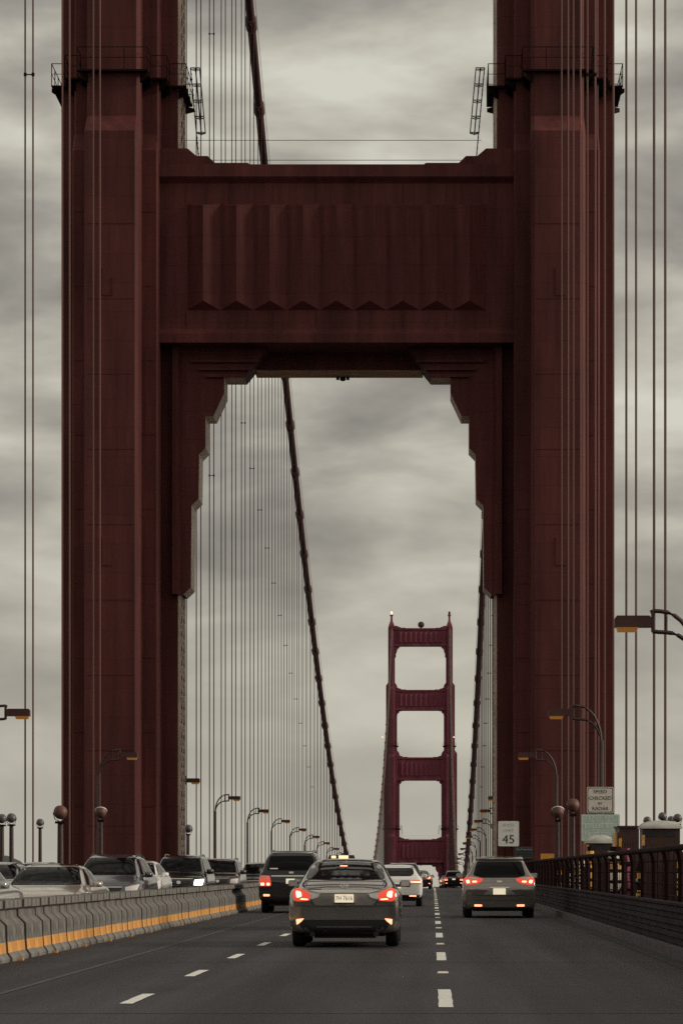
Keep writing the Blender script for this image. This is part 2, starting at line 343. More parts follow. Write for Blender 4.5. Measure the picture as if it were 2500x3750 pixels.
def dash_mesh(w, l):
    mb = MB(); n = 6
    for k in range(n + 1):
        y = -l / 2 + l * k / n; j = random.uniform(-.006, .006)
        mb.v += [(-w / 2 + j, y, 0), (w / 2 + j, y, 0)]
    mb.f = [(2 * k, 2 * k + 1, 2 * k + 3, 2 * k + 2) for k in range(n)]; mb.m = [0] * n
    return mb.mesh('lane_dash', M['white_line'])
d_long, d_short = dash_mesh(.135, 4.3), dash_mesh(.125, 2.35)
studm = MB().loft([[(-.07, -.05, 0), (.07, -.05, 0), (.07, .05, 0), (-.07, .05, 0)], [(-.06, -.02, .022), (.06, -.02, .022), (.06, .02, .022), (-.06, .02, .022)]]).mesh('road_stud', M['stud'])
for k in range(-1, 20):
    y = 30.7 + 15.0 * k
    if y > 12: link('lane_dash', d_long, road, (.12, y, zr(y) + .006))
    y += 7.5
    link('road_stud', studm, road, (.12, y, zr(y) + .002))
for k in range(-2, 38):
    y = 30.5 + 7.62 * k
    link('lane_dash', d_short, road, (-2.88, y, zr(y) + .006))
for xx in (-9.4, -12.45):
    for k in range(0, 20):
        y = 30.5 + 15 * k; link('lane_dash', d_short, road, (xx, y, zr(y) + .006))
for k in range(0, 19):
    y = 27.4 + 15.4 * k
    mb = MB(); n = 30
    for i in range(n + 1):
        xx = XL + (XR - XL) * i / n; j = random.uniform(-.03, .03)
        mb.v += [(xx, y + j - .028, zr(y) + .004), (xx, y + j + .028, zr(y) + .004)]
    mb.f = [(2 * i, 2 * i + 2, 2 * i + 3, 2 * i + 1) for i in range(n)]; mb.m = [0] * n
    mb.build('road_joint', M['joint_and_shade'], road)
strip('worn_line', -4.43, -4.36, .005, M['worn'], ys=list(range(10, 150, 10)), parent=road)
strip('kerb_shadow', XR - .26, XR - .01, .004, M['joint_and_shade'], ys=list(range(10, 150, 10)) + list(range(150, 340, 10)), parent=road)  # shadow at the foot of the kerb, painted as a dark strip

def ridge(name, pts, D, depth, base, m, lab=None):
    mb = MB(); rows = 8; n = len(pts); vs = []; fs = []
    rnd = random.Random(3)
    for r in range(rows + 1):
        t = r / rows; hfac = math.sin(math.pi * min(1, .08 + t * .9)) if 0 < r < rows else 0
        for (xx, zz) in pts:
            vs.append((xx, D + depth * (t - .5), base + (zz - base) * hfac * (1 + rnd.uniform(-.008, .008))))
    for r in range(rows):
        for i in range(n - 1): fs.append((r * n + i, r * n + i + 1, (r + 1) * n + i + 1, (r + 1) * n + i))
    mb.add(vs, fs); return tag(mb.build(name, m, smooth=80), kind='structure')
ridge('hill', [(-900, 40), (-700, 34), (-560, 27), (-480, 22), (-430, 19), (-408, 17), (-396, 12), (-388, 3), (-370, -20), (-300, -90)], 3000, 700, -150, M['hill'])
ridge('hill', [(-130, -45), (-60, -25), (-20, -13), (8, -9), (25, -10), (60, -18), (160, -40)], 2150, 380, -130, M['hill'])
ridge('hill', [(-1100, 8), (-800, 26), (-560, 40), (-330, 52), (-120, 58), (60, 54), (260, 60), (480, 50), (760, 38), (1100, 14)], -420, 300, -110, M['hill'])  # unseen ridge behind the camera, added to darken tower fronts and car reflections
mb = MB(); rnd = random.Random(11)
for k in range(900):
    cx, cy = rnd.uniform(-45, 70), rnd.uniform(1930, 2080); cz = -21 + 13 * math.exp(-((cx - 12) / 28) ** 2) * rnd.random() + rnd.uniform(-3, 2.5); q = rnd.uniform(.7, 1.7)
    a, b = Vector((rnd.uniform(-1, 1), rnd.uniform(-1, 1), rnd.uniform(-1, 1))).normalized() * q, Vector((rnd.uniform(-1, 1), rnd.uniform(-1, 1), rnd.uniform(-1, 1))).normalized() * q
    c = Vector((cx, cy, cz)); mb.add([c - a, c + b, c + a, c - b], [(0, 1, 2, 3)])
tag(mb.build('treeline', M['leaf']), 'dark trees on the slope seen through the far tower foot', 'trees', kind='stuff')

# ------------------------------------------------------------------ towers
TY = 198.0
tower = thing('bridge_tower', (XC, TY, 0), 'huge near dark red bridge tower framing the road with fluted crossbeam', 'bridge tower', 'towers of the bridge')
LC = 13.65
SECT = [(-46, 86, ((3.65, 2.0), (2.65, 4.9), (1.65, 7.3))), (86, 118, ((2.6, 1.6), (1.95, 3.2), (1.25, 4.8))), (118, 145.3, ((1.6, 1.3), (1.25, 2.5), (.85, 3.8)))]
def rect(cx, hw, hd, ch=0.0):
    if not ch: return [(cx - hw, -hd), (cx + hw, -hd), (cx + hw, hd), (cx - hw, hd)]
    return [(cx - hw + ch, -hd), (cx + hw - ch, -hd), (cx + hw, -hd + ch), (cx + hw, hd - ch), (cx + hw - ch, hd), (cx - hw + ch, hd), (cx - hw, hd - ch), (cx - hw, -hd + ch)]
def frustum(mb, pa, za, pb, zb, m=0): mb.loft([[(p[0], p[1], za) for p in pa], [(p[0], p[1], zb) for p in pb]], m)
legs = []
for s in (-1, 1):
    cx = s * LC; mb = MB()
    for si, (z0, z1, (A, B, C)) in enumerate(SECT):
        nxt = SECT[si + 1][2] if si < 2 else ((1.3, 1.1), (1.0, 1.8), (.7, 2.6))
        for k, ((hw, hd), ch) in enumerate(zip((A, B, C), (0, .1, .2))):
            zt = z1 + (.0, -.9, -1.8)[k]
            if si == 0 and k > 0:
                hu = hd - (0, .95, 1.3)[k]; zl = (0, 45.85, 46.5)[k]
                mb.prism_z(rect(cx, hw, hd, ch), z0, zl)
                frustum(mb, rect(cx, hw, hd, ch), zl, rect(cx, hw - .03, hu, ch), zl + 1.2)
                mb.prism_z(rect(cx, hw - .03, hu, ch), zl + 1.2, zt); hd = hu
            else:
                mb.prism_z(rect(cx, hw, hd, ch), z0 + .01 * k, zt)
            frustum(mb, rect(cx, hw, hd, ch), zt, rect(cx, nxt[k][0] * .98, nxt[k][1] * .98, ch), zt + 1.5 * (1 if si < 2 else .5))
    # tower head: saddle housing and finial
    mb.loft([[(p[0], p[1], z) for p in rect(cx, hw, hd)] for z, hw, hd in ((145.6, 1.45, 2.0), (146.6, 1.3, 1.7), (148.2, .7, .8), (149, .5, .5), (150.9, .45, .45), (151.1, .75, .75), (151.7, .75, .75))])
    leg = mb.build('leg', M['tower'], tower); legs.append(leg)
    # plate seams and hatch outlines, proud welded strips
    sm = MB()
    for z in [4, 8.6, 13.2, 17.8, 22.4, 27, 31.6, 36.2, 40.8]:
        sm.box(cx - 1.45, cx + 1.45, -7.312, -7.2, z, z + .035)
        for q in (-1, 1): sm.box(cx + q * 2.1 - .4, cx + q * 2.1 + .4, -4.912, -4.8, z + 1.2, z + 1.235)
    hx = cx - .25 if s < 0 else cx + .1
    for z, u in ((36.4, 1), (19.9, 0)):
        sm.box(hx - .33, hx - .29, -7.33, -7.25, z, z + 1.7); sm.box(hx - .29, hx + .33, -7.33, -7.25, z, z + .045)
        if u and s < 0: sm.box(hx + .29, hx + .33, -7.33, -7.25, z + .045, z + 1.1)
    tag(sm.build('plate_seam', M['seam'], leg), kind='stuff')
    # laced inner face
    lm = MB(); xi = cx - s * 3.65; xo = xi - s * .16
    a0, a1 = min(xi, xo), max(xi, xo)
    for yy in (-1.92, -.1, 1.75): lm.box(a0, a1, yy, yy + .22, -6, 85.5)
    z = -6.0
    while z < 84.5:
        for (ya, yb) in ((-1.7, -.1), (.12, 1.75)):
            for (p, q) in ((ya, yb), (yb, ya)):
                lm.add([(a0, p, z), (a0, q, z + .9), (a0, q, z + 1.02), (a0, p, z + .12), (a1, p, z), (a1, q, z + .9), (a1, q, z + 1.02), (a1, p, z + .12)],
                       [(0, 1, 2, 3), (4, 7, 6, 5), (0, 4, 5, 1), (1, 5, 6, 2), (2, 6, 7, 3), (3, 7, 4, 0)])
        z += .92
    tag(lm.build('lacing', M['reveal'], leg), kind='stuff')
    # gallery: walkway, brackets and handrails round the leg
    for gz, sc, (A, B, C) in ((50.35, 1.0, ((3.65, 2.0), (2.62, 3.95), (1.62, 6.0))), (89.5, .8, SECT[1][2])):
        g = MB(); o = .55
        def outline(d):
            (aw, ad), (bw, bd), (cw, cd) = A, B, C
            q = [(cw + d, cd + d), (cw + d, bd + d), (bw + d, bd + d), (bw + d, ad + d), (aw + d, ad + d)]
            full = q + [(x_, -y_) for x_, y_ in reversed(q)]
            full = full + [(-x_, y_) for x_, y_ in reversed(full)]
            return [(cx + x_, y_) for x_, y_ in full]
        po = outline(o); pi = outline(.02)
        for i in range(len(po)):
            j = (i + 1) % len(po)
            qs = [po[i], po[j], pi[j], pi[i]]
            g.loft([[(p[0], p[1], gz - .02) for p in qs], [(p[0], p[1], gz + .1) for p in qs]])
            a, b = Vector((*po[i], 0)), Vector((*po[j], 0)); ln = (b - a).length
            for h, r in ((1.45, .028), (.8, .02)):
                g.tube([(a.x, a.y, gz + h), (b.x, b.y, gz + h)], r, 5)
            n = max(1, round(ln / 1.5))
            for k in range(n):
                p = a.lerp(b, k / n); g.tube([(p.x, p.y, gz), (p.x, p.y, gz + 1.45)], .03, 5)
            c1, c2 = Vector((*pi[i], 0)), Vector((*po[i], 0))
            g.add([(c1.x, c1.y, gz - .62), (c1.x, c1.y, gz - .1), (c2.x, c2.y, gz - .1), (c2.x, c2.y, gz - .35),
                   (c1.x + .12, c1.y, gz - .62), (c1.x + .12, c1.y, gz - .1), (c2.x + .12, c2.y, gz - .1), (c2.x + .12, c2.y, gz - .35)],
                  [(0, 1, 2, 3), (7, 6, 5, 4), (0, 4, 5, 1), (1, 5, 6, 2), (2, 6, 7, 3), (3, 7, 4, 0)])
        gal = g.build('gallery', M['dark_steel'], leg)
        for b_, (qx, qy) in ():
            pass
    # caged ladder leaning from the gallery to the crossbeam
    ld = MB(); t0 = Vector((-s * -1 * 0 + s * (LC - 3.65 - .75), -1.2, 51.9)); t1 = Vector((s * (LC - 3.65 - 1.35), -1.2, 45.2))
    for dx in (-.02, s * -.28, s * -.55):
        ld.tube([t0 + Vector((dx, 0, 0)), (t0 + Vector((dx, 0, 0))).lerp(t1 + Vector((dx, 0, 0)), 1.0 if dx == -.02 else .62)], .035, 5)
    ld.tube([t0 + Vector((s * -.28, .35, 0)), (t0 + Vector((s * -.28, .35, 0))).lerp(t1 + Vector((s * -.28, .35, 0)), .62)], .04, 5)
    for k in range(5):
        for dz in (0, .012):
            p = t0.lerp(t1, min(.62, k * .152 + dz * 1.6))
            ld.tube([p, p + Vector((s * -.28, .36, 0)), p + Vector((s * -.55, 0, 0)), p], .026, 5)
    for k in range(20):
        p = t0.lerp(t1, k / 20); ld.tube([p, p + Vector((0, .4, 0))], .025, 4)
    ld.build('ladder', M['dark_steel'], leg)
    bm_ = MB().lathe([(.35, 151.7), (.5, 152), (.5, 152.8), (.25, 153.2)], (cx, 0, 0), 'z', 10)
    bm_.build('beacon', M['beacon'] if s < 0 else M['dark_steel'], leg)
    b2 = MB().lathe([(.1, -.3), (.28, -.17), (.28, .17), (.1, .3)], (cx + (-4.2 if s < 0 else 2.1), -4.6, 93.5), 'z', 10)
    b2.build('warning_light', M['beacon'], leg)

# portal plates: outline read as (x, z) local to the tower axis, from the crossbeam down
def pz(xz):   # photo zoom coordinates -> local
    px, py = 550 + .4677 * xz[0], 1150 + .4677 * xz[1]; k = 196 / F
    return ((px - VX) * k - XC, EYE + (VY - py) * k)
ARCH = [pz(p) for p in [(910, 275), (735, 490), (580, 490), (580, 620), (495, 800), (435, 800), (435, 1048), (385, 1100), (380, 1445), (325, 1500), (320, 2140), (262, 2195)]]
flute = MB()
fw = 2.066
flute.add([(-fw / 2, 0, 36.2), (fw / 2, 0, 36.2), (0, -.66, 36.68), (-fw / 2, 0, 42.8), (fw / 2, 0, 42.8), (0, -.66, 42.6)],
          [(0, 2, 5, 3), (2, 1, 4, 5), (0, 1, 2), (3, 5, 4)])
flute_me = flute.mesh('flute', M['tower'])
STRUTS = [(34.15, 45.2, 11.25, 3.5, 1.0, 15.0, 9.9), (73.1, 84.0, 11.9, 3.0, .62, 8.0, 11.05), (106.2, 115.9, 12.6, 2.6, .55, 7.0, 12.05), (136.6, 145.1, 12.9, 2.2, .5, 6.0, 12.05)]
for si, (z0, z1, hx, hd, asc, ah, inner) in enumerate(STRUTS):
    mb = MB(); sc = (z1 - z0) / 11.05
    mb.box(-hx, hx, -hd, hd, z0, z1 - .02)
    c = .4
    mb.prism_x([(-hd + .05, z1 - 1.15), (-hd - c, z1 - .75), (-hd - c, z1), (hd + c, z1), (hd + c, z1 - .75), (hd - .05, z1 - 1.15)], -hx + .02, hx - .02)
    mb.prism_x([(-hd + .05, z0 + .95), (-hd - .28, z0 + .55), (-hd - .28, z0 - .01), (-hd + .05, z0 - .01)], -hx + .02, hx - .02)
    mb.prism_x([(hd - .05, z0 + .95), (hd + .28, z0 + .55), (hd + .28, z0 - .01), (hd - .05, z0 - .01)], -hx + .02, hx - .02)
    for s in (-1, 1):     # stepped shoulders on top
        sh = [(hx - .1, z1 - .3), (5.2 + (hx - 11.25), z1 - .3), (5.2 + (hx - 11.25), z1), (5.55 + (hx - 11.25), z1 + .25), (7.6 + (hx - 11.25), z1 + .25), (8.05 + (hx - 11.25), z1 + .68), (8.75 + (hx - 11.25), z1 + .68), (9.3 + (hx - 11.25), z1 + 1.15), (hx - .1, z1 + 1.15)]
        mb.prism_y([(s * a, b) for a, b in sh], -hd + .3, hd - .3)
    strut = mb.build('strut', M['tower'], tower)
    for i in range(9):
        if si == 0:
            link('flute', flute_me, strut, ((i - 4) * fw, -hd + .002, 0))
        else:
            f_ = link('flute', flute_me, strut, ((i - 4) * fw * (hx / 11.25), -hd + .002, z0 - 34.15 * sc)); f_.scale = (hx / 11.25, 1, sc)
    sm = MB()
    for i in range(8):
        xx = -9.4 + i * 2.7; sm.box(xx, xx + .03, -hd - .012, -hd + .05, z0 + 1.0, z0 + 1.95); sm.box(xx, xx + .03, -hd - .012, -hd + .05, z1 - 2.3, z1 - 1.2)
    tag(sm.build('plate_seam', M['seam'], strut), kind='stuff')
    # portal arch under the strut
    ztop = ARCH[0][1]; y0 = -2.02; y1 = 1.3
    def tr(p):   # scale the outline for the upper portals
        xl = p[0]; zl = p[1]
        dx = (abs(xl) - 9.75) * (1 if si == 0 else .8); dz = (zl - ztop) * (1 if si == 0 else ah / 16.0)
        return (inner - .0 + dx if si else abs(xl), z0 + .5 + dz - (.0 if si else .5 - (ztop - z0) + 0) if si else zl)
    for s in (-1, 1):
        out = [tr(p) for p in ARCH]
        low = out[-1][1]
        poly = out + [(inner + .4, low), (inner + .4, z0 + (.4 if si else .2)), (out[0][0], z0 + (.4 if si else .2))]
        m_ = [0] + [1] * (len(out) - 2) + [0, 0, 0, 0]
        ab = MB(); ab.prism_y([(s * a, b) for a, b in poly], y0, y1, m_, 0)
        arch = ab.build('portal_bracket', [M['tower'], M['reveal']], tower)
        if si == 0:
            rb = MB()
            for (xa, xb, yy) in ((320, 850, 362), (380, 795, 424), (435, 740, 478)):
                pa, pb = pz((xa, yy)), pz((xb, yy)); xs = sorted((s * abs(pa[0]), s * abs(pb[0])))
                rb.box(xs[0], xs[1], y0 - .24, y0 + .02, pa[1] - .16, pa[1])
            rb.build('ledge', M['tower'], arch)
            jb = MB(); pa, pb = pz((170, 240)), pz((245, 2200))
            xa, xb = abs(pa[0]), abs(pb[0])
            jb.loft([[(s * xa, -2.0, z), (s * (xa - .08), -2.75, z), (s * (xb + .16), -2.75, z), (s * (xb - .05), -2.0, z)] for z in (pb[1], z0 - .02)])
            jb.build('jamb', M['tower'], arch)
    if si == 0:
        cb = MB(); w = abs(ARCH[0][0]) + .9
        cb.box(-w, w, .2, 3.3, 33.05, z0 + .1, [2, 0, 0, 0, 0, 0])
        hb = cb.build('portal_head', [M['tower'], M['reveal'], M['soffit']], tower)
        lf = MB().lathe([(.08, 0), (.19, -.08), (.19, -.22), (.07, -.27)], (.2, 2.9, 33.05), 'z', 8)
        for dx in (-.32, .32): lf.box(.2 + dx - .1, .2 + dx + .1, 2.8, 3.0, 32.86, 33.04)
        lf.build('navigation_light', M['black_trim'], hb)
dish = MB().lathe([(.3, -1.3), (1.2, -.9), (1.55, 0), (1.2, .9), (.3, 1.3)], (.3, 0, 146.9), 'y', 14)
dish.lathe([(.25, 145), (.25, 147)], (.3, 0, 0), 'z', 8)
dish.build('fog_horn', M['cable'], tower, smooth=40)  # ball-shaped radome on the top crossbeam
wr = MB()
for (z, yy) in ((46.9, -3.0), (45.75, -2.6)): wr.tube([(-9.6, yy, z), (9.0, yy, z)], .018, 4)
wr.build('safety_line', M['dark_steel'], tower)
far = copy_tree(tower, swap={'tower_paint': M['tower_hazed']}); far.location = (XC, TY + 1280, -29)
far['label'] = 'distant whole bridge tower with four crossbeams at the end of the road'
for ch in far.children:
    for g in list(ch.children):
        if g.name.split('.')[0] in ('ladder',): pass
for o in (tower,):
    for ch in o.children:
        for g in list(ch.children):
            if g.name.split('.')[0] in ('warning_light',): bpy.data.objects.remove(g)

# ------------------------------------------------------------------ cables and suspenders
def zc(y):    # height of the main cable above the road's frame
    if y >= TY: u = y - 838; return -4.15 - .0241 * u + 3.333e-4 * u * u
    t = (TY - y) / 343.0; z198 = -4.15 + .0241 * 640 + 3.333e-4 * 640 ** 2
    return z198 * (1 - t) + 6 * t - 60 * t * (1 - t) * .35
SP = 15.24
for s, xx, side in ((-1, -19.5, 'left'), (1, 7.68, 'right')):
    mc = thing('main_cable', (xx, TY, 0), f'thick dark red main cable sweeping down on the {side} side of the road', 'main cable', 'main cables')
    ys = [TY - 330 + 15 * i for i in range(22)] + [TY + 8 * i for i in range(161)]
    MB().tube([(0, y - TY, zc(y)) for y in ys], .46, 12).build('cable', M['cable'], mc, smooth=60)
    for hx in (-.55, .55):
        MB().tube([(hx, y - TY, zc(y) + 1.15) for y in ys[22:]], .022, 4).build('hand_rope', M['dark_steel'], mc)
    band = MB().lathe([(.47, -1.05), (.60, -.95), (.60, .95), (.47, 1.05)], (0, 0, 0), 'y', 12); band.box(-.09, .09, -.9, .9, -.86, -.5); band.box(-.62, -.5, -.6, .6, .0, 1.15 * .2)
    band_me = band.mesh('cable_band', M['cable'], 40)
    for k in range(1, 84):
        y = TY + SP * k; sl = (zc(y + 1) - zc(y - 1)) / 2
        b_ = link('cable_band', band_me, mc, (0, y - TY, zc(y)), (math.atan(sl), 0, 0))
rope_me = MB().lathe([(1, 0), (1, 1)], (0, 0, 0), 'z', 8).mesh('rope', M['rope'], 40)
spacer_me = MB().lathe([(.03, -.19), (.03, .19)], (0, 0, 0), 'x', 6).lathe([(.075, -.08), (.075, .08)], (-.19, 0, 0), 'z', 8).lathe([(.075, -.08), (.075, .08)], (.19, 0, 0), 'z', 8).mesh('spacer', M['dark_steel'], 40)
sock_me = MB().lathe([(.06, 0), (.11, .1), (.11, .7), (.05, 1.0)], (0, 0, 0), 'z', 8).mesh('socket', M['dark_steel'], 40)
for s, side in ((-1, 'left'), (1, 'right')):
    for k in list(range(-8, 0)) + list(range(1, 84)):
        y = TY + SP * k - (.6 if k < 0 else 0)
        xx = {(-1, True): -19.6, (-1, False): -19.42, (1, True): 7.68, (1, False): 7.68}[(s, k < 0)]
        zb, zt = zr(y) - .4, zc(y)
        if zt - zb < 1: continue
        where = 'in front of' if k < 0 else 'beyond'
        lab = f'pair of thin suspender ropes on the {side} side, {nth(abs(k) - 1)} {where} the near tower'
        if k <= 34:
            t = thing('suspender', (xx, y, zb), lab, 'suspender', 'suspender ropes')
            for dx in (-.19, .19):
                r_ = link('rope', rope_me, t, (dx, 0, 0)); r_.scale = (.044, .044, zt - zb)
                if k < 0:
                    link('socket', sock_me, t, (dx, 0, .8)); r_.material_slots[0].link = 'OBJECT'; r_.material_slots[0].material = M['rope_lit']
            zs = None
            if 8 <= k <= 20: zs = 46.9 - (y - 321.5) * .177
            if k in (5, -3): zs = 36.0 if k == 5 else 1.25 + (VY - 273) * y / F
            if k == 5: link('spacer', spacer_me, t, (0, 0, 1.25 + (VY - 124) * y / F - zb))
            if zs: link('spacer', spacer_me, t, (0, 0, zs - zb))
        else:
            mb = MB()
            for dx in (-.19, .19): mb.lathe([(.048, 0), (.048, zt - zb)], (dx, 0, 0), 'z', 6)
            tag(mb.build('suspender', M['rope'], None, loc=(xx, y, zb)), lab, 'suspender', 'suspender ropes')

# ------------------------------------------------------------------ street lamps
def arc(x0, z0, x1, z1, n=8):   # quarter arc from vertical at (x0,z0) to horizontal at (x1,z1)
    return [(x0 + (x1 - x0) * (1 - math.cos(a)), 0, z0 + (z1 - z0) * math.sin(a)) for a in [math.pi / 2 * k / n for k in range(n + 1)]]
lamp0 = None
def lamp(x, y, side, label):
    global lamp0
    if lamp0 is None:
        t = thing('street_lamp', (0, 0, 0), label, 'street lamp', 'curved street lamps')
        pb = MB().tube([(0, 0, 0), (0, 0, .9), (0, 0, 1.0), (0, 0, 6.35)], [.17, .16, .115, .10], 8); pb.box(-.2, .2, -.2, .2, -.16, .02)
        pb.build('pole', M['lamp_iron'], t, smooth=40)
        MB().tube(arc(0, 6.2, 0.8, 7.19) + [(1.0, 0, 7.2), (1.15, 0, 7.22)], .06, 6).build('arm', M['lamp_iron'], t, smooth=50)
        MB().tube(arc(0, 6.3, .95, 7.73) + [(1.12, 0, 7.74), (1.2, 0, 7.70)], .06, 6).build('arm', M['lamp_iron'], t, smooth=50)
        MB().tube([(.8, 0, 7.15), (.8, 0, 7.68)], .035, 5).build('brace', M['lamp_iron'], t)
        MB().tube([(1.13, 0, 7.2), (1.13, 0, 7.72)], .05, 5).build('brace', M['lamp_iron'], t)
        hb = MB(); hb.prism_y([(1.18, 7.32), (2.12, 7.32), (2.12, 7.54), (2.07, 7.61), (1.24, 7.61), (1.18, 7.55)], -.19, .19)
        hb.box(1.11, 1.18, -.10, .10, 7.2, 7.74)
        hd = hb.build('lamp_head', M['cable'], t)
        MB().loft([[(1.52, -.15, 7.318), (2.08, -.15, 7.318), (2.08, .15, 7.318), (1.52, .15, 7.318)], [(1.57, -.11, 7.2), (2.04, -.11, 7.2), (2.04, .11, 7.2), (1.57, .11, 7.2)]]).build('lens', M['amber'], hd)
        lamp0 = t
    else: t = copy_tree(lamp0)
    t['label'] = label; t.location = (x, y, zr(y) + .16); t.rotation_euler = (0, 0, 0 if side < 0 else math.pi)
for side, x, nm in ((-1, -18.3, 'left'), (1, 6.75, 'right')):
    ys = [125.5 + 45.7 * k for k in range(0, 13)]
    if side > 0: ys = [79.8] + ys
    for y in ys:
        i = round((y - 171.2) / 45.7)
        if y < TY: lab = {1: f'curved double-arm street lamp standing in front of the {nm} tower leg', 0: f'street lamp whose amber head reaches in at the {nm} picture edge' if side < 0 else 'curved street lamp carrying the radar and exit signs', -1: 'large curved street lamp head over the right railing, closest of all'}[i + 1 if y != 79.8 else -1]
        else: lab = f'curved street lamp on the {nm} sidewalk, {nth(i - 1)} beyond the near tower'
        lamp(x, y, side, lab)

# ------------------------------------------------------------------ floodlights on posts
def flood(px, py, D, r, up, grey, label, postr):
    X, Y, Z = at(px, py, D); g = zr(Y) + .16
    t = thing('floodlight', (X, Y, g), label, 'floodlight', 'floodlights aimed at the near tower'); h = Z - g
    m = M['bowl_grey'] if grey else M['bowl']
    MB().tube([(0, 0, 0), (0, 0, .5), (0, 0, h - r * 1.35)], [postr * 1.3, postr, postr * .85], 10).build('post', M['lamp_iron'], t, smooth=40)
    bw = MB(); tilt = Matrix.Rotation(R(-35 if up else -60), 4, 'X')
    pr = [(.12 * r, -1.0 * r), (.55 * r, -.88 * r), (.85 * r, -.55 * r), (r, -.05 * r), (r, .32 * r), (.93 * r, .36 * r), (.6 * r, .50 * r), (.05 * r, .54 * r)] if not up else [(.12 * r, -1.0 * r), (.6 * r, -.85 * r), (.9 * r, -.4 * r), (r, .1 * r), (r, .3 * r), (.9 * r, .3 * r), (.88 * r, .12 * r), (.05 * r, .1 * r)]
    bw.lathe(pr, (0, 0, 0), 'z', 18); bw.v = [tuple(tilt @ Vector(v) + Vector((0, 0, h))) for v in bw.v]
    hs = bw.build('housing', m, t, smooth=50)
    if up:
        rm = MB().lathe([(r * 1.02, .22 * r), (r * 1.05, .3 * r), (r * 1.02, .38 * r), (r * .9, .34 * r)], (0, 0, 0), 'z', 18); rm.v = [tuple(tilt @ Vector(v) + Vector((0, 0, h))) for v in rm.v]
        rm.build('rim', M['rim_white'], hs, smooth=50)
    yk = MB()
    for q in (-1, 1): yk.tube([(0, 0, h - r * 1.35), (q * r * .8, 0, h - r * 1.0), (q * r * 1.06, 0, h)], r * .07, 6)
    yk.build('yoke', M['lamp_iron'], t)
    MB().box(-postr * 1.5, postr * 1.5, -postr * 1.2, postr * 1.2, h - r * 1.62, h - r * 1.3).build('junction_box', M['dark_steel'], t)
flood(222, 2975, 150, .33, False, False, 'big rusty round floodlight on thick post at outer edge of left tower leg', .16)
flood(370, 2974, 168, .32, True, False, 'floodlight with pale rim behind lamp pole on left leg', .12)
flood(43, 2996, 137, .21, False, True, 'ball-shaped grey floodlight on post between the left suspender ropes and its twin', .11)
flood(8, 2998, 133, .2, False, True, 'ball-shaped grey floodlight on post at the far left picture edge', .11)
flood(148, 3012, 143, .17, False, True, 'small ball-shaped floodlight on post standing close to left tower leg', .09)
flood(690, 3035, 214, .28, False, True, 'dark floodlight peeking out behind inner edge of left tower leg', .1)
flood(2041, 2972, 171, .34, True, False, 'floodlight with pale rim beside lamp pole on right tower leg', .1)
flood(2096, 2949, 150, .32, False, False, 'round rusty floodlight on right tower leg left of radar sign', .12)
flood(2368, 3004, 108, .13, False, True, 'small ball floodlight behind right edge booth, leftmost of four', .07)
flood(2424, 2990, 101, .135, False, True, 'small ball floodlight standing highest behind the right edge booth', .07)
flood(2455, 3002, 98, .115, False, True, 'small ball floodlight half hidden by rope behind right edge booth', .07)
flood(2479, 2996, 95, .13, False, True, 'small ball floodlight rightmost behind the right edge booth', .07)

# ------------------------------------------------------------------ moveable median barrier
BX = -6.1
bar = thing('median_barrier', (BX, 30, 0), 'grey concrete moveable median barrier of short blocks with orange band', 'road barrier')
prof = [(.30, 0), (.30, .05), (.245, .125), (.235, .27), (.225, .50), (.12, .60), (.115, .70), (.20, .735), (.20, .845)]
pm = [0, 0, 1, 0, 0, 0, 0, 0]
full = prof + [(-a, b) for a, b in reversed(prof)]
n = len(prof); mats_ = pm + [0] + list(reversed(pm)) + [0]
blk = MB(); L_ = .91
blk.loft([[(a, -L_ / 2, b) for a, b in full], [(a, L_ / 2, b) for a, b in full]], mats_, True, 0)
blk.box(-.05, .05, L_ / 2, L_ / 2 + .09, .15, .70)
blk_me = blk.mesh('barrier_block', [M['concrete'], M['orange']])
foot_me = MB().box(-.04, .04, -.06, .06, 0, .03).mesh('reflector', M['orange'])
for k in range(296):
    y = 30.5 + k
    b_ = link('barrier_block', blk_me, bar, (random.uniform(-.008, .008), y - 30, zr(y) + random.uniform(-.004, .004)), (0, 0, random.uniform(-.007, .007)))
    if k % 4 == 1 and k < 60: link('reflector', foot_me, b_, (.33, .2, 0))

# ------------------------------------------------------------------ right parapet and fence
par = thing('parapet', (3.66, 20, 0), 'dark planked steel parapet along the right kerb', 'parapet')
for sct in range(22):
    y0, y1 = 20 + 15.24 * sct, 20 + 15.24 * (sct + 1) - .03
    for r in range(6):
        z0 = .17 + r * .094
        mb = MB(); ys = [y0, (y0 + y1) / 2, y1]; o = .012 * (r % 2) + random.uniform(0, .006)
        mb.loft([[(-.05 - o, y - 20, zr(y) + z0), (.05, y - 20, zr(y) + z0), (.05, y - 20, zr(y) + z0 + .08), (-.03 - o, y - 20, zr(y) + z0 + .08)] for y in ys])
        mb.build('plank', M['parapet'], par)
    mb = MB(); mb.loft([[(-.07, y - 20, zr(y) + .735), (.13, y - 20, zr(y) + .735), (.13, y - 20, zr(y) + .775), (-.07, y - 20, zr(y) + .775)] for y in (y0, (y0 + y1) / 2, y1)])
    mb.build('cap_rail', M['parapet'], par)
    mb = MB()
    for q in range(5):
        yy = y0 + 1.5 + q * 3.0; mb.box(.055, .12, yy - 20 - .06, yy - 20 + .06, zr(yy) + .12, zr(yy) + .735)
    mb.build('stanchion', M['parapet'], par)
fen = thing('sidewalk_fence', (3.82, 20, 0), 'dark red steel safety fence with curved posts on the right parapet', 'fence')
post_me = MB().tube([(0, 0, .1), (0, 0, 1.35), (-.02, 0, 1.5), (-.06, 0, 1.6)], .06, 6).mesh('post', M['dark_steel'], 40)
for k in range(104):
    y = 22 + 2.9 * k; link('post', post_me, fen, (0, y - 20, zr(y)))
fys = list(range(20, 150, 10)) + list(range(150, 330, 6))
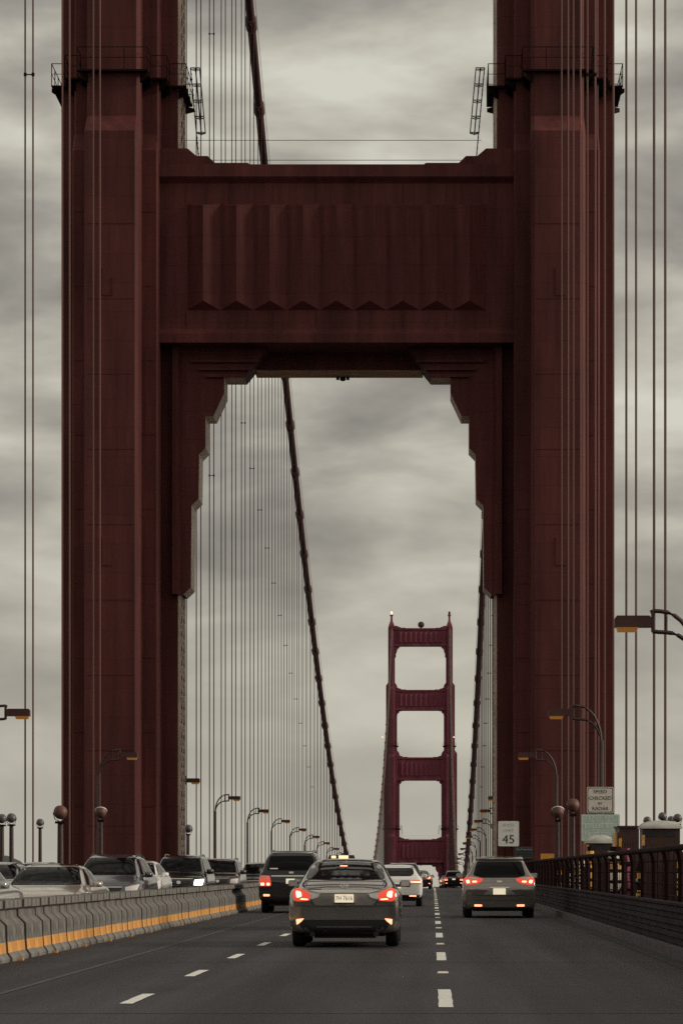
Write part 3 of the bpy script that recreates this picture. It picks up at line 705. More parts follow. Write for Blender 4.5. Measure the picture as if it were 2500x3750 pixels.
MB().tube([(-.06, y - 20, zr(y) + 1.61) for y in fys], .05, 6).build('top_rail', M['dark_steel'], fen, smooth=60)
for h in (.85, 1.04, 1.23, 1.42):
    MB().tube([(.0, y - 20, zr(y) + h) for y in fys], .014, 4).build('rail_wire', M['dark_steel'], fen)
pk = MB()
for k in range(250):
    y = 20.8 + 1.2 * k; pk.box(-.006, .006, y - 20 - .006, y - 20 + .006, zr(y) + .78, zr(y) + 1.6)
tag(pk.build('picket', M['dark_steel'], fen), kind='stuff')
for x, nm in ((7.45, 'right'), (-19.3, 'left')):
    rl = thing('railing', (x, 20, 0), f'dark red pedestrian railing on the outer {nm} edge of the bridge', 'railing', 'outer railings')
    MB().tube([(0, y - 20, zr(y) + 1.4) for y in fys], .05, 6).build('top_rail', M['dark_steel'], rl)
    pk = MB()
    for k in range(300):
        y = 21 + 1.0 * k; pk.box(-.03, .03, y - 20 - .03, y - 20 + .03, zr(y) + .1, zr(y) + 1.38)
    tag(pk.build('picket', M['dark_steel'], rl), kind='stuff')

# ------------------------------------------------------------------ booths, stripes and signs on the right sidewalk
def booth(px0, px1, py_top, py_eave, D, depth, label, domed=True):
    x0, _, zt = at(px0, py_top, D); x1, _, ze = at(px1, py_eave, D); g = zr(D) + .16
    w = (x1 - x0) / 2; t = thing('portable_toilet' if domed else 'storage_locker', ((x0 + x1) / 2, D + depth / 2, g), label, 'portable toilet' if domed else 'locker', 'booths on the right sidewalk')
    hz = ze - g
    wl_ = MB(); wl_.box(-w, w, -depth / 2, depth / 2, .12, hz)
    for i in range(5): wl_.box(-w + .1 + i * (2 * w - .2) / 5, -w + .1 + (i + .7) * (2 * w - .2) / 5, -depth / 2 - .012, -depth / 2 + .01, .3, hz - .45)
    wl_.box(-w - .03, w + .03, -depth / 2 - .03, depth / 2 + .03, 0, .12); wb = wl_.build('wall', M['booth'], t)
    if domed:
        dm = MB(); rings = []
        for k in range(7):
            a = math.pi / 2 * k / 6; q = max(.02, math.cos(a)); e_ = q ** .7
            rings.append([((w + .06) * sx * e_, (depth / 2 + .06) * sy * e_, hz + (zt - ze) * math.sin(a)) for sx, sy in ((-1, -1), (-.5, -1.06), (0, -1.08), (.5, -1.06), (1, -1), (1, 1), (0, 1.08), (-1, 1))])
        dm.loft(rings); dm.build('roof', M['dome'], t, smooth=40)
        vb = MB()
        for q in (-1, 1): vb.box(q * w * .45 - w * .3, q * w * .45 + w * .3, -depth / 2 - .02, -depth / 2 + .01, hz - .22, hz - .08)
        vb.build('vent', M['sign_navy'], t)
    else:
        MB().box(-w - .05, w + .03, -depth / 2 - .05, depth / 2 + .03, hz, hz + .06).build('roof', M['booth'], t)
    for i in range(3):
        z = .45 + i * .62
        MB().box(-w - .012, -w + .07, -depth / 2 - .018, -depth / 2 + .06, z + .12, z + .42).build('reflective_strip', M['orange_band'], t)
    return t
booth(2350, 2488, 3004, 3034, 88, 1.1, 'brown portable toilet with pale domed roof at the right picture edge')
lk = booth(2266, 2338, 3028, 3031, 97, 2.2, 'tall flat-topped brown locker between the two domed portable toilets', False)
for i in range(5):
    MB().box(-.42, -.36, -.9 + i * .36, -.7 + i * .36, .3 + .1 * (i % 2), 2.3).build('side_slat', M['cream_band'] if i % 2 else M['orange_band'], lk)
booth(2148, 2240, 3057, 3088, 120, 1.1, 'brown portable toilet with pale domed roof below the exit sign')
hd_ = thing('hoarding', (7.3, 58, .16), 'dark brown plywood hoarding along the outer side of the right sidewalk', 'hoarding')
for k in range(30):
    MB().box(-.02 - random.uniform(0, .02), .02, k * 2.44, k * 2.44 + 2.42, .02, 1.62 + random.uniform(-.03, .03)).build('panel', M['booth'], hd_)
def stripe_post(px, py0, py1, D, mats, label, w=.09):
    w *= 1.9
    X, _, z1 = at(px, py0, D); g = zr(D) + .16; h = z1 - g
    t = thing('striped_post', (X, D, g), label, 'marker post', 'striped marker posts on the right sidewalk')
    MB().lathe([(w * .9, 0), (w, .02), (w * .5, .06), (w * .42, h)], (0, 0, 0), 'z', 8).build('stem', M['dark_steel'], t)
    nb = 4
    for i in range(nb):
        zz = h * (.30 + .17 * i); MB().lathe([(w * .56, zz), (w * .56, zz + h * .115)], (0, 0, 0), 'z', 8).build('band', mats[i % len(mats)], t)
o_, c_ = M['orange_band'], M['cream_band']
stripe_post(2159, 3100, 3270, 96, [o_], 'orange banded post behind the fence below the exit sign', .11)
stripe_post(2128, 3140, 3260, 104, [c_], 'thin cream banded post, right of two close together behind the fence', .09)
stripe_post(2109, 3150, 3260, 112, [M['reveal'], c_], 'dull banded post, left of two close together behind the fence', .1)
stripe_post(2088, 3190, 3240, 118, [c_], 'short cream banded post behind the middle of the fence', .1)
stripe_post(2252, 3100, 3230, 88, [c_, c_, o_], 'wide cream and orange post against the flat-topped locker', .2)
stripe_post(2345, 3150, 3280, 84, [o_, M['dark_steel']], 'orange banded post at the corner of the right edge toilet', .1)
stripe_post(2491, 3140, 3265, 78, [o_, o_, c_], 'orange banded post at the far right picture edge', .09)
stripe_post(2329, 3180, 3222, 90, [c_, M['booth']], 'short post with white bands beside the magenta bundle', .1)
stripe_post(2046, 3155, 3215, 124, [o_, M['dark_steel']], 'short orange banded post at the far end of the fence', .1)
X, D, zt = at(2291, 3106, 86)
t = thing('tarp_bundle', (X, D, .16), 'tall magenta tarpaulin bundle standing behind the right fence', 'bundle')
tb = MB(); rings = []
for k in range(10):
    zz = (zt - .16) * k / 9; rr = .10 + .05 * math.sin(k * .9) + (.03 if k < 8 else -.05)
    rings.append([((rr + .022 * math.cos(5 * a + k)) * math.cos(a), (rr + .02 * math.sin(4 * a)) * math.sin(a), zz) for a in [2 * math.pi * i / 14 for i in range(14)]])
tb.loft(rings); tb.build('tarpaulin', M['tarp'], t, smooth=60)
for zz in (.55, 1.25): MB().lathe([(.19, zz), (.2, zz + .03), (.19, zz + .06)], (0, 0, 0), 'z', 12).build('strap', M['dark_steel'], t)

def sign(name, x0, y0, x1, y1, D, face, label, cat, lines, border=None, border_m=None, pole_to=None, group=None, r=.07):
    ax, _, az = at(x0, y0, D); bx, _, bz = at(x1, y1, D); cx = (ax + bx) / 2; w, h = (bx - ax) / 2, (az - bz); g = zr(D) + .1
    t = thing(name, (cx, D, g), label, cat, group); zc_ = (az + bz) / 2 - g
    rp = roundpoly([(-w, zc_ - h / 2), (w, zc_ - h / 2), (w, zc_ + h / 2), (-w, zc_ + h / 2)], r)
    MB().prism_y(rp, -.012, .012).build('sign_panel', face, t)
    if border_m:
        b = MB(); i1, i2 = .03, .055
        a_ = roundpoly([(-w + i1, zc_ - h / 2 + i1), (w - i1, zc_ - h / 2 + i1), (w - i1, zc_ + h / 2 - i1), (-w + i1, zc_ + h / 2 - i1)], r)
        c_2 = roundpoly([(-w + i2, zc_ - h / 2 + i2), (w - i2, zc_ - h / 2 + i2), (w - i2, zc_ + h / 2 - i2), (-w + i2, zc_ + h / 2 - i2)], r)
        nn = len(a_); vs = [(p[0], -.015, p[1]) for p in a_] + [(p[0], -.015, p[1]) for p in c_2]
        b.add(vs, [(k, (k + 1) % nn, nn + (k + 1) % nn, nn + k) for k in range(nn)]); b.build('border', border_m, t)
    for (body, size, fz, m, sx) in lines: text(body, size, t, (0, -.016, zc_ + fz * h), m, sx=sx)
    bk = MB()
    for q in (-1, 1): bk.tube([(q * w * .35, .05, (0 if pole_to is None else zc_ - h / 2 - .2)), (q * w * .35, .05, zc_ + h / 2)], .035, 6)
    if pole_to: bk.box(-w * .7, w * .7, .03, .10, zc_ - .05, zc_ + .05); bk.box(-.03, .03, .05, .16, zc_ - .04, zc_ + .04)
    bk.build('bracket', M['dark_steel'], t)
    return t
K_ = M['sign_black']; W_ = M['sign_white']
sign('speed_sign', 2147, 2882, 2245, 2978, 125.1, M['sign_cream'], 'cream sign reading SPEED CHECKED BY RADAR on right lamp pole', 'sign',
     [('SPEED', .2, .32, K_, 1), ('CHECKED', .2, .07, K_, 1), ('BY', .14, -.13, K_, 1), ('RADAR', .2, -.33, K_, 1)], border_m=K_, pole_to=1)
sign('exit_sign', 2127, 2982, 2267, 3080, 125.1, M['sign_green'], 'pale green exit sign reading EXIT 439 under the radar sign', 'sign',
     [('EXIT  439', .24, .385, W_, 1), ('Lincoln Blvd', .26, .06, W_, 1), ('NEXT RIGHT', .22, -.26, W_, 1)], border_m=W_, pole_to=1, r=.03)
sg = bpy.data.objects['exit_sign']; ch = [c for c in sg.children if c.name.startswith('sign_panel')][0]
MB().box(-.73, .73, -.0165, -.014, 3.02, 3.045).build('divider', W_, sg)
sign('speed_limit_sign', 1823, 3007, 1899, 3099, 150, M['sign_white'], 'white speed limit 45 sign on post above the minivan', 'sign',
     [('SPEED', .2, .34, M['reveal'], 1.05), ('LIMIT', .2, .12, M['reveal'], 1.05), ('45', .58, -.24, K_, 1.05)])
sign('notice_sign', 1884, 3100, 1950, 3145, 141, M['sign_navy'], 'small dark notice sign with three pale lines below the speed limit', 'sign',
     [('San Francisco', .125, .27, M['dome'], 1), ('VISTA POINT', .10, -.02, M['bowl_grey'], 1), ('NEXT EXIT', .10, -.28, M['bowl_grey'], 1)], border_m=M['bowl_grey'], r=.02)
sign('orange_sign', 1978, 3126, 2028, 3151, 130, M['sign_orange'], 'small blank orange sign board over the far end of the fence', 'sign', [], r=.01)

# ------------------------------------------------------------------ vehicles
def section(y, zb, w, belt, wt_, zt):
    hs = zt - belt; sh = .93 * w
    pts = [(0, zb), (.84 * w, zb), (.985 * w, zb + .09), (w, zb + .45 * (belt - zb)), (.988 * w, belt - .10), (.955 * w, belt - .01), (min(sh, wt_ + .72 * max(0, sh - wt_)), belt + .14 * hs + .006), (wt_ + .22 * max(0, sh - wt_), belt + .72 * hs), (wt_ * .985, belt + .93 * hs), (.76 * wt_, zt - .0), (0, zt + .012)]
    return [Vector((p[0], y, p[1])) for p in pts]
class Car:
    def __init__(s, name, stations, wheels, rw, label, cat, paint_m, W):
        s.L = stations[-1][0]; s.W = W; s.t = thing(name, (0, 0, 0), label, cat)
        secs = [section(*st) for st in stations]; n = len(secs[0])
        vs, fs = [], []
        idx = []
        for sec in secs:
            row = []
            for p in sec: row.append(len(vs)); vs.append(p)
            lrow = []
            for p in sec:
                if abs(p.x) < 1e-6: lrow.append(row[sec.index(p)])
                else: lrow.append(len(vs)); vs.append(Vector((-p.x, p.y, p.z)))
            idx.append((row, lrow))
        for k in range(len(secs) - 1):
            for i in range(n - 1):
                a, b = idx[k], idx[k + 1]
                fs.append((a[0][i], a[0][i + 1], b[0][i + 1], b[0][i])); fs.append((a[1][i + 1], a[1][i], b[1][i], b[1][i + 1]))
        for k in (0, len(secs) - 1):
            r, l = idx[k]
            for i in range(n - 1):
                q = [r[i], r[i + 1], l[i + 1], l[i]]; q2 = []
                for u in q:
                    if u not in q2: q2.append(u)
                fs.append(tuple(q2))
        me = bpy.data.meshes.new('cage'); me.from_pydata([tuple(v) for v in vs], [], fs)
        bm = bmesh.new(); bm.from_mesh(me); bmesh.ops.recalc_face_normals(bm, faces=bm.faces); bm.to_mesh(me); bm.free()
        o = bpy.data.objects.new('cage', me); COL.objects.link(o)
        sb = o.modifiers.new('s', 'SUBSURF'); sb.levels = 3; sb.render_levels = 3
        dg = bpy.context.evaluated_depsgraph_get(); dg.update()
        sm_ = bpy.data.meshes.new_from_object(o.evaluated_get(dg)); 
        s.bvh = BVHTree.FromPolygons([v.co.copy() for v in sm_.vertices], [tuple(p.vertices) for p in sm_.polygons])
        cut = MB()
        for wy in wheels: cut.lathe([(rw + .055, -1.2), (rw + .055, 1.2)], (0, wy, rw), 'x', 24)
        co = bpy.data.objects.new('cut', cut.mesh('cut', paint_m)); COL.objects.link(co)
        bo = o.modifiers.new('b', 'BOOLEAN'); bo.operation = 'DIFFERENCE'; bo.object = co; bo.solver = 'EXACT'
        dg = bpy.context.evaluated_depsgraph_get(); dg.update()
        bm_ = bpy.data.meshes.new_from_object(o.evaluated_get(dg)); bm_.materials.clear(); bm_.materials.append(paint_m)
        for p in bm_.polygons: p.material_index = 0; p.use_smooth = True
        bm_.set_sharp_from_angle(angle=R(38)); bm_.name = 'body'
        bpy.data.objects.remove(o); bpy.data.objects.remove(co)
        s.body = link('body', bm_, s.t)
        tyre = MB(); tw = .215
        tyre.lathe([(rw * .62, 0), (rw * .93, 0), (rw * .985, .03), (rw, .06), (rw, tw - .06), (rw * .985, tw - .03), (rw * .93, tw), (rw * .62, tw)], (0, 0, 0), 'x', 26)
        tme = tyre.mesh('wheel', M['tyre'], 40)
        rim = MB(); rim.lathe([(rw * .62, .02), (rw * .64, .005), (rw * .56, .03), (rw * .12, .05), (rw * .10, .01), (.01, .01)], (0, 0, 0), 'x', 20)
        rme = rim.mesh('rim', M['rim'], 40)
        for wy in wheels:
            for q in (-1, 1):
                w_ = link('wheel', tme, s.t, (q * (W / 2 - .03), wy, rw), (0, 0, 0 if q < 0 else math.pi)); link('rim', rme, w_)
        MB().box(-W * .36, W * .36, .35, s.L - .4, rw * .55, rw * 1.05).build('underbody', M['black_trim'], s.t)
        MB().tube([(-W * .42, wheels[0], rw), (W * .42, wheels[0], rw)], .05, 6).build('axle', M['black_trim'], s.t)
    def hit(s, view, a, b):
        if view == 'rear': o, d = Vector((a, -2, b)), Vector((0, 1, 0))
        elif view == 'front': o, d = Vector((a, s.L + 2, b)), Vector((0, -1, 0))
        elif view == 'left': o, d = Vector((-3, a, b)), Vector((1, 0, 0))
        elif view == 'right': o, d = Vector((3, a, b)), Vector((-1, 0, 0))
        else: o, d = Vector((a, b, 4)), Vector((0, 0, -1))
        p, nrm, i, dist = s.bvh.ray_cast(o, d)
        if p is None:
            q = o + d * 2.2
            p, nrm, i, dist = s.bvh.find_nearest(q)
        if nrm.dot(d) > 0: nrm = -nrm
        return p, nrm
    def panel(s, name, view, poly, m, off=.008, parent=None, rnd=.02, res=.10, depth=.035):
        poly = roundpoly(poly, rnd) if rnd else poly
        bm = bmesh.new(); f = bm.faces.new([bm.verts.new((p[0], p[1], 0)) for p in poly])
        bmesh.ops.triangulate(bm, faces=[f])
        for _ in range(5):
            es = [e_ for e_ in bm.edges if e_.calc_length() > res]
            if not es: break
            bmesh.ops.subdivide_edges(bm, edges=es, cuts=1); bmesh.ops.triangulate(bm, faces=bm.faces[:])
        vs = []; back = []
        bm.verts.index_update()
        for v in bm.verts:
            p, nrm = s.hit(view, v.co.x, v.co.y); vs.append(p + nrm * off); back.append(p - nrm * depth)
        n0 = len(vs); fs = [tuple(q.index for q in f.verts) for f in bm.faces]
        for e_ in bm.edges:
            if len(e_.link_faces) == 1:
                a, b = e_.verts[0].index, e_.verts[1].index; fs.append((a, b, n0 + b, n0 + a))
        mb = MB(); mb.add(vs + back, fs); bm.free()
        return mb.build(name, m, parent or s.t, smooth=50)
    def sym(s, name, view, poly, m, **k):
        out = [s.panel(name, view, poly, m, **k)]
        out.append(s.panel(name, view, [(-a, b) for a, b in poly], m, **k)); return out
    def plate(s, view, w, h, z, m, x=0):
        p, nrm = s.hit(view, x, z); q = -1 if view == 'rear' else 1; y = p.y + q * .03
        o = MB().box(-w / 2, w / 2, -.008, .008, -h / 2, h / 2).build('licence_plate', m, s.t, loc=(x, y, z)); return o
    def mirror(s, x, y, z, m, w=.19, h=.13):
        for q in (-1, 1):
            mb = MB(); rings = []
            for k, (d, sc) in enumerate(((0, .80), (.03, 1), (.10, .98), (.17, .7), (.2, .35))):
                rings.append([(q * (x + w / 2) + w / 2 * sc * c1, y + d, z + h / 2 * sc * c2) for c1, c2 in ((-.9, -.8), (.85, -1), (1, -.6), (1, .6), (.8, 1), (-.8, .95), (-1, .5), (-1, -.5))])
            mb.loft(rings); mb.box(min(q * (x - .09), q * (x + .06)), max(q * (x - .09), q * (x + .06)), y + .03, y + .12, z - .06, z - .01)
            mo = mb.build('mirror', m, s.t, smooth=50)
            MB().box(q * (x + w / 2) - w * .36, q * (x + w / 2) + w * .36, y - .006, y - .001, z - h * .32, z + h * .34).build('mirror_glass', M['lens_clear'], mo)
    def rails(s, x, y0, y1, dz, m, dark=True):
        for q in (-1, 1):
            pts = []
            for k in range(7):
                y = y0 + (y1 - y0) * k / 6; p, _n = s.hit('top', q * x, y); pts.append((q * x, y, p.z + (dz if 0 < k < 6 else 0)))
            MB().tube(pts, .018, 6).build('roof_rail', m, s.t, smooth=50)
    def lines(s, name, view, pts, w, m, off=.004):      # thin shut line drawn as its own strip
        n = len(pts); up = []; dn = []
        poly = [(a, b + w / 2) for a, b in pts] + [(a, b - w / 2) for a, b in reversed(pts)]
        return s.panel(name, view, poly, m, off=off, rnd=0, res=.12)
def finish(car, label, x, y, rear=True, cat='car', group=None):
    t = car.t if isinstance(car, Car) else car
    t['label'] = label
    if group: t['group'] = group
    if not rear: y = y + {'sedan': 4.82, 'minivan': 4.96, 'suv': 4.92, 'crossover': 4.66}[t.name.split('.')[0]]
    t.location = (x, y, zr(y)); t.rotation_euler = (0, 0, 0 if rear else math.pi)

AWAY = 'cars driving away from the camera'; ONC = 'oncoming cars beyond the barrier'
# --- sedan
S = Car('sedan', [(0, .30, .76, .78, .60, .82), (.03, .24, .865, .91, .64, .935), (.12, .22, .912, .955, .66, .99), (.36, .20, .915, .965, .69, 1.045), (.58, .2, .918, .97, .70, 1.085), (.76, .2, .92, .97, .655, 1.155), (1.22, .2, .92, .965, .595, 1.365), (1.62, .2, .92, .96, .57, 1.435), (2.35, .2, .92, .95, .57, 1.465), (2.95, .2, .92, .94, .575, 1.40), (3.58, .2, .92, .93, .70, 1.05), (3.8, .2, .92, .92, .74, 1.0), (4.4, .2, .90, .86, .72, .90), (4.68, .24, .84, .76, .64, .79), (4.82, .34, .68, .62, .5, .64)],
        (1.02, 3.84), .325, 'dark grey sedan with glowing tail lights in the middle lane', 'car', M['p_grey'], 1.82)
S.panel('rear_window', 'rear', [(-.575, 1.372), (-.2, 1.398), (.2, 1.398), (.575, 1.372), (.66, 1.125), (.3, 1.105), (-.3, 1.105), (-.66, 1.125)], M['glass'], rnd=.04)
S.panel('sunroof', 'top', [(-.42, 1.66), (.42, 1.66), (.42, 2.6), (-.42, 2.6)], M['glass'], off=.006)
S.panel('windscreen', 'front', [(-.55, 1.39), (.55, 1.39), (.70, 1.03), (-.70, 1.03)], M['screen'], rnd=.04)
for v in ('left', 'right'):
    S.panel('side_window', v, [(1.02, 1.03), (1.42, 1.30), (1.9, 1.355), (1.98, 1.02)], M['glass'], rnd=.04)
    S.panel('side_window', v, [(2.04, 1.02), (1.98, 1.36), (2.6, 1.355), (3.28, 1.02)], M['glass'], rnd=.04)
    S.lines('door_seam', v, [(1.02, .60), (3.3, .62)], .012, M['black_trim'])
S.lines('boot_seam', 'rear', [(-.62, .955), (-.3, .99), (.3, .99), (.62, .955)], .006, M['black_trim'])
S.panel('boot_trim', 'rear', [(-.58, .93), (0, .938), (.58, .93), (.42, .892), (-.42, .892)], M['chrome'], off=.012, rnd=.01)
S.panel('plate_recess', 'rear', [(-.38, .885), (.38, .885), (.53, .775), (.46, .695), (-.46, .695), (-.53, .775)], M['plate_bay'], off=.004, rnd=.03)
for q in (-1, 1):
    a = S.panel('tail_light', 'rear', [(q * p, z) for p, z in [(.835, .93), (.77, .968), (.56, .895), (.555, .765), (.78, .752), (.83, .79)]], M['lens_red'], off=.014, rnd=.03)
    S.panel('lamp_core', 'rear', [(q * p, z) for p, z in [(.79, .92), (.705, .905), (.69, .835), (.775, .81)]], M['lens_core'], off=.019, rnd=.025, parent=a)
    S.panel('lamp_core', 'rear', [(q * p, z) for p, z in [(.70, .805), (.585, .795), (.60, .778), (.72, .785)]], M['lens_core'], off=.019, rnd=.008, parent=a)
    S.panel('reversing_lens', 'rear', [(q * p, z) for p, z in [(.585, .898), (.40, .868), (.43, .82), (.545, .785)]], M['lens_clear'], off=.013, rnd=.015)
    S.panel('bumper_reflector', 'rear', [(q * p, z) for p, z in [(.785, .465), (.655, .478), (.70, .425), (.775, .372)]], M['lens_refl'], off=.014, rnd=.015)
    S.panel('head_light', 'front', [(q * p, z) for p, z in [(.82, .80), (.52, .72), (.55, .60), (.78, .66)]], M['lens_clear'], off=.012)
    S.panel('fog_light', 'front', [(q * p, z) for p, z in [(.72, .42), (.52, .40), (.54, .32), (.70, .34)]], M['black_trim'], off=.006)
for q in (-1, 1):
    S.panel('lamp_glint', 'rear', [(q * .13, .665), (q * .09, .665), (q * .09, .645), (q * .13, .645)], M['chrome'], off=.03, rnd=.005)
for q in (-1, 1):
    S.panel('boot_gap', 'rear', [(q * a, b) for a, b in [(.665, 1.10), (.652, 1.10), (.585, .935), (.598, .935)]], M['black_trim'], off=.004, rnd=0)
    S.panel('boot_gap', 'rear', [(q * a, b) for a, b in [(.552, .765), (.540, .765), (.500, .690), (.512, .690)]], M['black_trim'], off=.004, rnd=0)
S.panel('diffuser', 'rear', [(-.70, .455), (.70, .455), (.74, .36), (.62, .25), (-.62, .25), (-.74, .36)], M['black_trim'], off=.006, rnd=.05)
S.panel('diffuser_trim', 'rear', [(-.46, .345), (.46, .345), (.44, .33), (-.44, .33)], M['bowl_grey'], off=.014, rnd=0)
S.lines('bumper_seam', 'rear', [(-.80, .69), (-.46, .67), (.46, .67), (.80, .69)], .010, M['black_trim'])
S.panel('grille', 'front', [(-.42, .68), (.42, .68), (.36, .50), (-.36, .50)], M['black_trim'], off=.006, rnd=.04)
S.panel('air_intake', 'front', [(-.46, .42), (.46, .42), (.42, .30), (-.42, .30)], M['black_trim'], off=.006, rnd=.04)
S.mirror(.87, 3.05, 1.035, M['p_grey'])
pl = S.plate('rear', .308, .135, .805, M['plate'])
pt = text('7H 7616', .095, pl, (0, -.0095, .0), M['p_slate'], 'plate_text', sx=.82)
text('California', .022, pl, (0, -.0095, .052), M['lens_red'], 'plate_script', sx=1)
MB().box(-.17, .17, -.014, .006, -.085, -.068).build('plate_frame', M['black_trim'], pl)
p, nr = S.hit('rear', 0, .985)
em = thing('emblem', (0, 0, 0), None, None); em.parent = S.t; em.location = p + nr * .03; em.rotation_euler = (-.35, 0, 0)
eb = MB(); nn = 20
for k in range(nn):
    a0, a1 = 2 * math.pi * k / nn, 2 * math.pi * (k + 1) / nn
    ring = lambda a, r1, r2: [(r1 * math.cos(a), -.004, r2 * math.sin(a)), ((r1 - .009) * math.cos(a), -.004, (r2 - .008) * math.sin(a)), ((r1 - .009) * math.cos(a), .006, (r2 - .008) * math.sin(a)), (r1 * math.cos(a), .006, r2 * math.sin(a))]
    eb.loft([ring(a0, .072, .037), ring(a1, .072, .037)], cap=False)
eb.build('emblem_ring', M['chrome'], em)
text('H', .075, em, (0, -.003, 0), M['chrome'], 'emblem_letter', sx=1.15, shear=.35)
S.lines('model_script', 'rear', [(-.58, .945), (-.37, .952)], .012, M['bowl_grey'])
S.panel('brake_light', 'rear', [(-.10, 1.335), (.02, 1.335), (.02, 1.322), (-.10, 1.322)], M['lens_refl'], off=.011, rnd=0)
ant = MB(); pa, _n = S.hit('top', 0, 1.35)
ant.loft([[(-.02, 1.28, pa.z - .03), (.02, 1.28, pa.z - .03), (.02, 1.44, pa.z), (-.02, 1.44, pa.z)], [(-.006, 1.285, pa.z + .045), (.006, 1.285, pa.z + .045), (.006, 1.32, pa.z + .05), (-.006, 1.32, pa.z + .05)]])
ant.build('antenna', M['p_grey'], S.t)
exh = MB()
for q in (-1, 1): exh.lathe([(.035, .02), (.045, .02), (.045, .3), (.035, .3)], (q * .52, 0, .22), 'y', 12)
exh.box(-.5, .5, .35, .75, .15, .24); exh.build('exhaust', M['black_trim'], S.t)
finish(S, 'dark grey sedan with lit tail lights, closest car in the middle lane', -1.45, 51.0, group=AWAY)

# --- minivan
V = Car('minivan', [(0, .30, .82, .70, .66, .74), (.02, .23, .93, .84, .76, .88), (.07, .21, .975, 1.0, .80, 1.06), (.17, .2, .975, 1.06, .75, 1.22), (.30, .2, .98, 1.08, .665, 1.47), (.42, .2, .98, 1.08, .64, 1.57), (.75, .2, .98, 1.07, .63, 1.62), (1.6, .2, .98, 1.06, .63, 1.65), (2.6, .2, .98, 1.04, .63, 1.65), (3.25, .2, .98, 1.02, .635, 1.56), (4.0, .2, .97, 1.0, .74, 1.12), (4.25, .2, .96, .98, .79, 1.05), (4.7, .22, .92, .86, .74, .89), (4.88, .28, .82, .72, .62, .76), (4.96, .36, .68, .6, .5, .62)],
        (1.0, 4.02), .335, 'taupe minivan', 'minivan', M['p_van'], 1.93)
V.panel('rear_window', 'rear', [(-.59, 1.50), (.59, 1.50), (.70, 1.14), (.46, 1.075), (-.46, 1.075), (-.70, 1.14)], M['glass_dark'], rnd=.05)
V.panel('spoiler', 'rear', [(-.60, 1.575), (.60, 1.575), (.62, 1.53), (-.62, 1.53)], M['p_van'], off=.05, rnd=.01)
V.panel('brake_light', 'rear', [(-.10, 1.56), (.10, 1.56), (.10, 1.545), (-.10, 1.545)], M['rim'], off=.055, rnd=0)
V.panel('windscreen', 'front', [(-.60, 1.55), (.60, 1.55), (.74, 1.12), (-.74, 1.12)], M['screen'], rnd=.05)
for v in ('left', 'right'):
    V.panel('side_window', v, [(.42, 1.16), (.55, 1.48), (1.5, 1.52), (1.55, 1.14)], M['glass_dark'], rnd=.05)
    V.panel('side_window', v, [(1.62, 1.14), (1.58, 1.53), (2.45, 1.53), (2.5, 1.12)], M['glass_dark'], rnd=.05)
    V.panel('side_window', v, [(2.57, 1.12), (2.53, 1.53), (3.0, 1.50), (3.62, 1.12)], M['glass_dark'], rnd=.05)
for q in (-1, 1):
    a = V.panel('tail_light', 'rear', [(q * p, z) for p, z in [(.91, 1.06), (.78, 1.10), (.42, 1.045), (.47, .965), (.62, .90), (.88, .875), (.93, .95)]], M['lens_red'], off=.016, rnd=.04)
    V.panel('lamp_core', 'rear', [(q * p, z) for p, z in [(.885, 1.0), (.80, 1.01), (.78, .935), (.86, .92)]], M['lens_core'], off=.022, parent=a)
    V.panel('lamp_core', 'rear', [(q * p, z) for p, z in [(.72, .985), (.60, .985), (.60, .95), (.72, .945)]], M['lens_core'], off=.022, parent=a)
    V.panel('lamp_window', 'rear', [(q * p, z) for p, z in [(.80, 1.085), (.58, 1.06), (.60, 1.03), (.79, 1.035)]], M['lens_clear'], off=.020, parent=a)
    V.panel('bumper_reflector', 'rear', [(q * p, z) for p, z in [(.665, .365), (.46, .36), (.46, .31), (.665, .31)]], M['lens_refl'], off=.012)
    V.panel('head_light', 'front', [(q * p, z) for p, z in [(.88, .88), (.52, .80), (.55, .68), (.82, .70)]], M['lens_clear'], off=.012)
V.panel('number_recess', 'rear', [(-.24, .80), (.24, .80), (.44, .625), (-.44, .625)], M['rim'], off=.004, rnd=.03)
V.panel('hatch_trim', 'rear', [(-.26, .825), (.26, .825), (.25, .80), (-.25, .80)], M['chrome'], off=.02, rnd=.005)
V.lines('hatch_seam', 'rear', [(-.74, .62), (-.46, .595), (.46, .595), (.74, .62)], .018, M['black_trim'])
V.lines('bumper_seam', 'rear', [(-.70, .49), (-.6, .475), (.6, .475), (.70, .49)], .012, M['black_trim'])
V.panel('lower_bumper', 'rear', [(-.82, .29), (.82, .29), (.70, .21), (-.70, .21)], M['black_trim'], off=.008, rnd=.03)
V.panel('emblem', 'rear', [(-.07, .995), (.07, .995), (.07, .945), (-.07, .945)], M['chrome'], off=.014, rnd=.03)
V.panel('grille', 'front', [(-.45, .80), (.45, .80), (.38, .66), (-.38, .66)], M['black_trim'], off=.006)
V.panel('grille_bar', 'front', [(-.45, .815), (.45, .815), (.45, .79), (-.45, .79)], M['chrome'], off=.014, rnd=.005)
V.panel('air_intake', 'front', [(-.55, .46), (.55, .46), (.5, .32), (-.5, .32)], M['black_trim'], off=.006)
V.mirror(.91, 3.35, 1.12, M['p_van'], .21, .15)
V.plate('rear', .33, .165, .71, M['plate']); V.rails(.60, .6, 2.6, .05, M['black_trim'])
MB().tube([(-.50, .62, 1.6), (-.50, .60, 1.74)], .008, 5).build('antenna', M['black_trim'], V.t)
finish(V, 'taupe minivan with lit tail lights in the right lane', 1.76, 83.0, group=AWAY, cat='minivan')

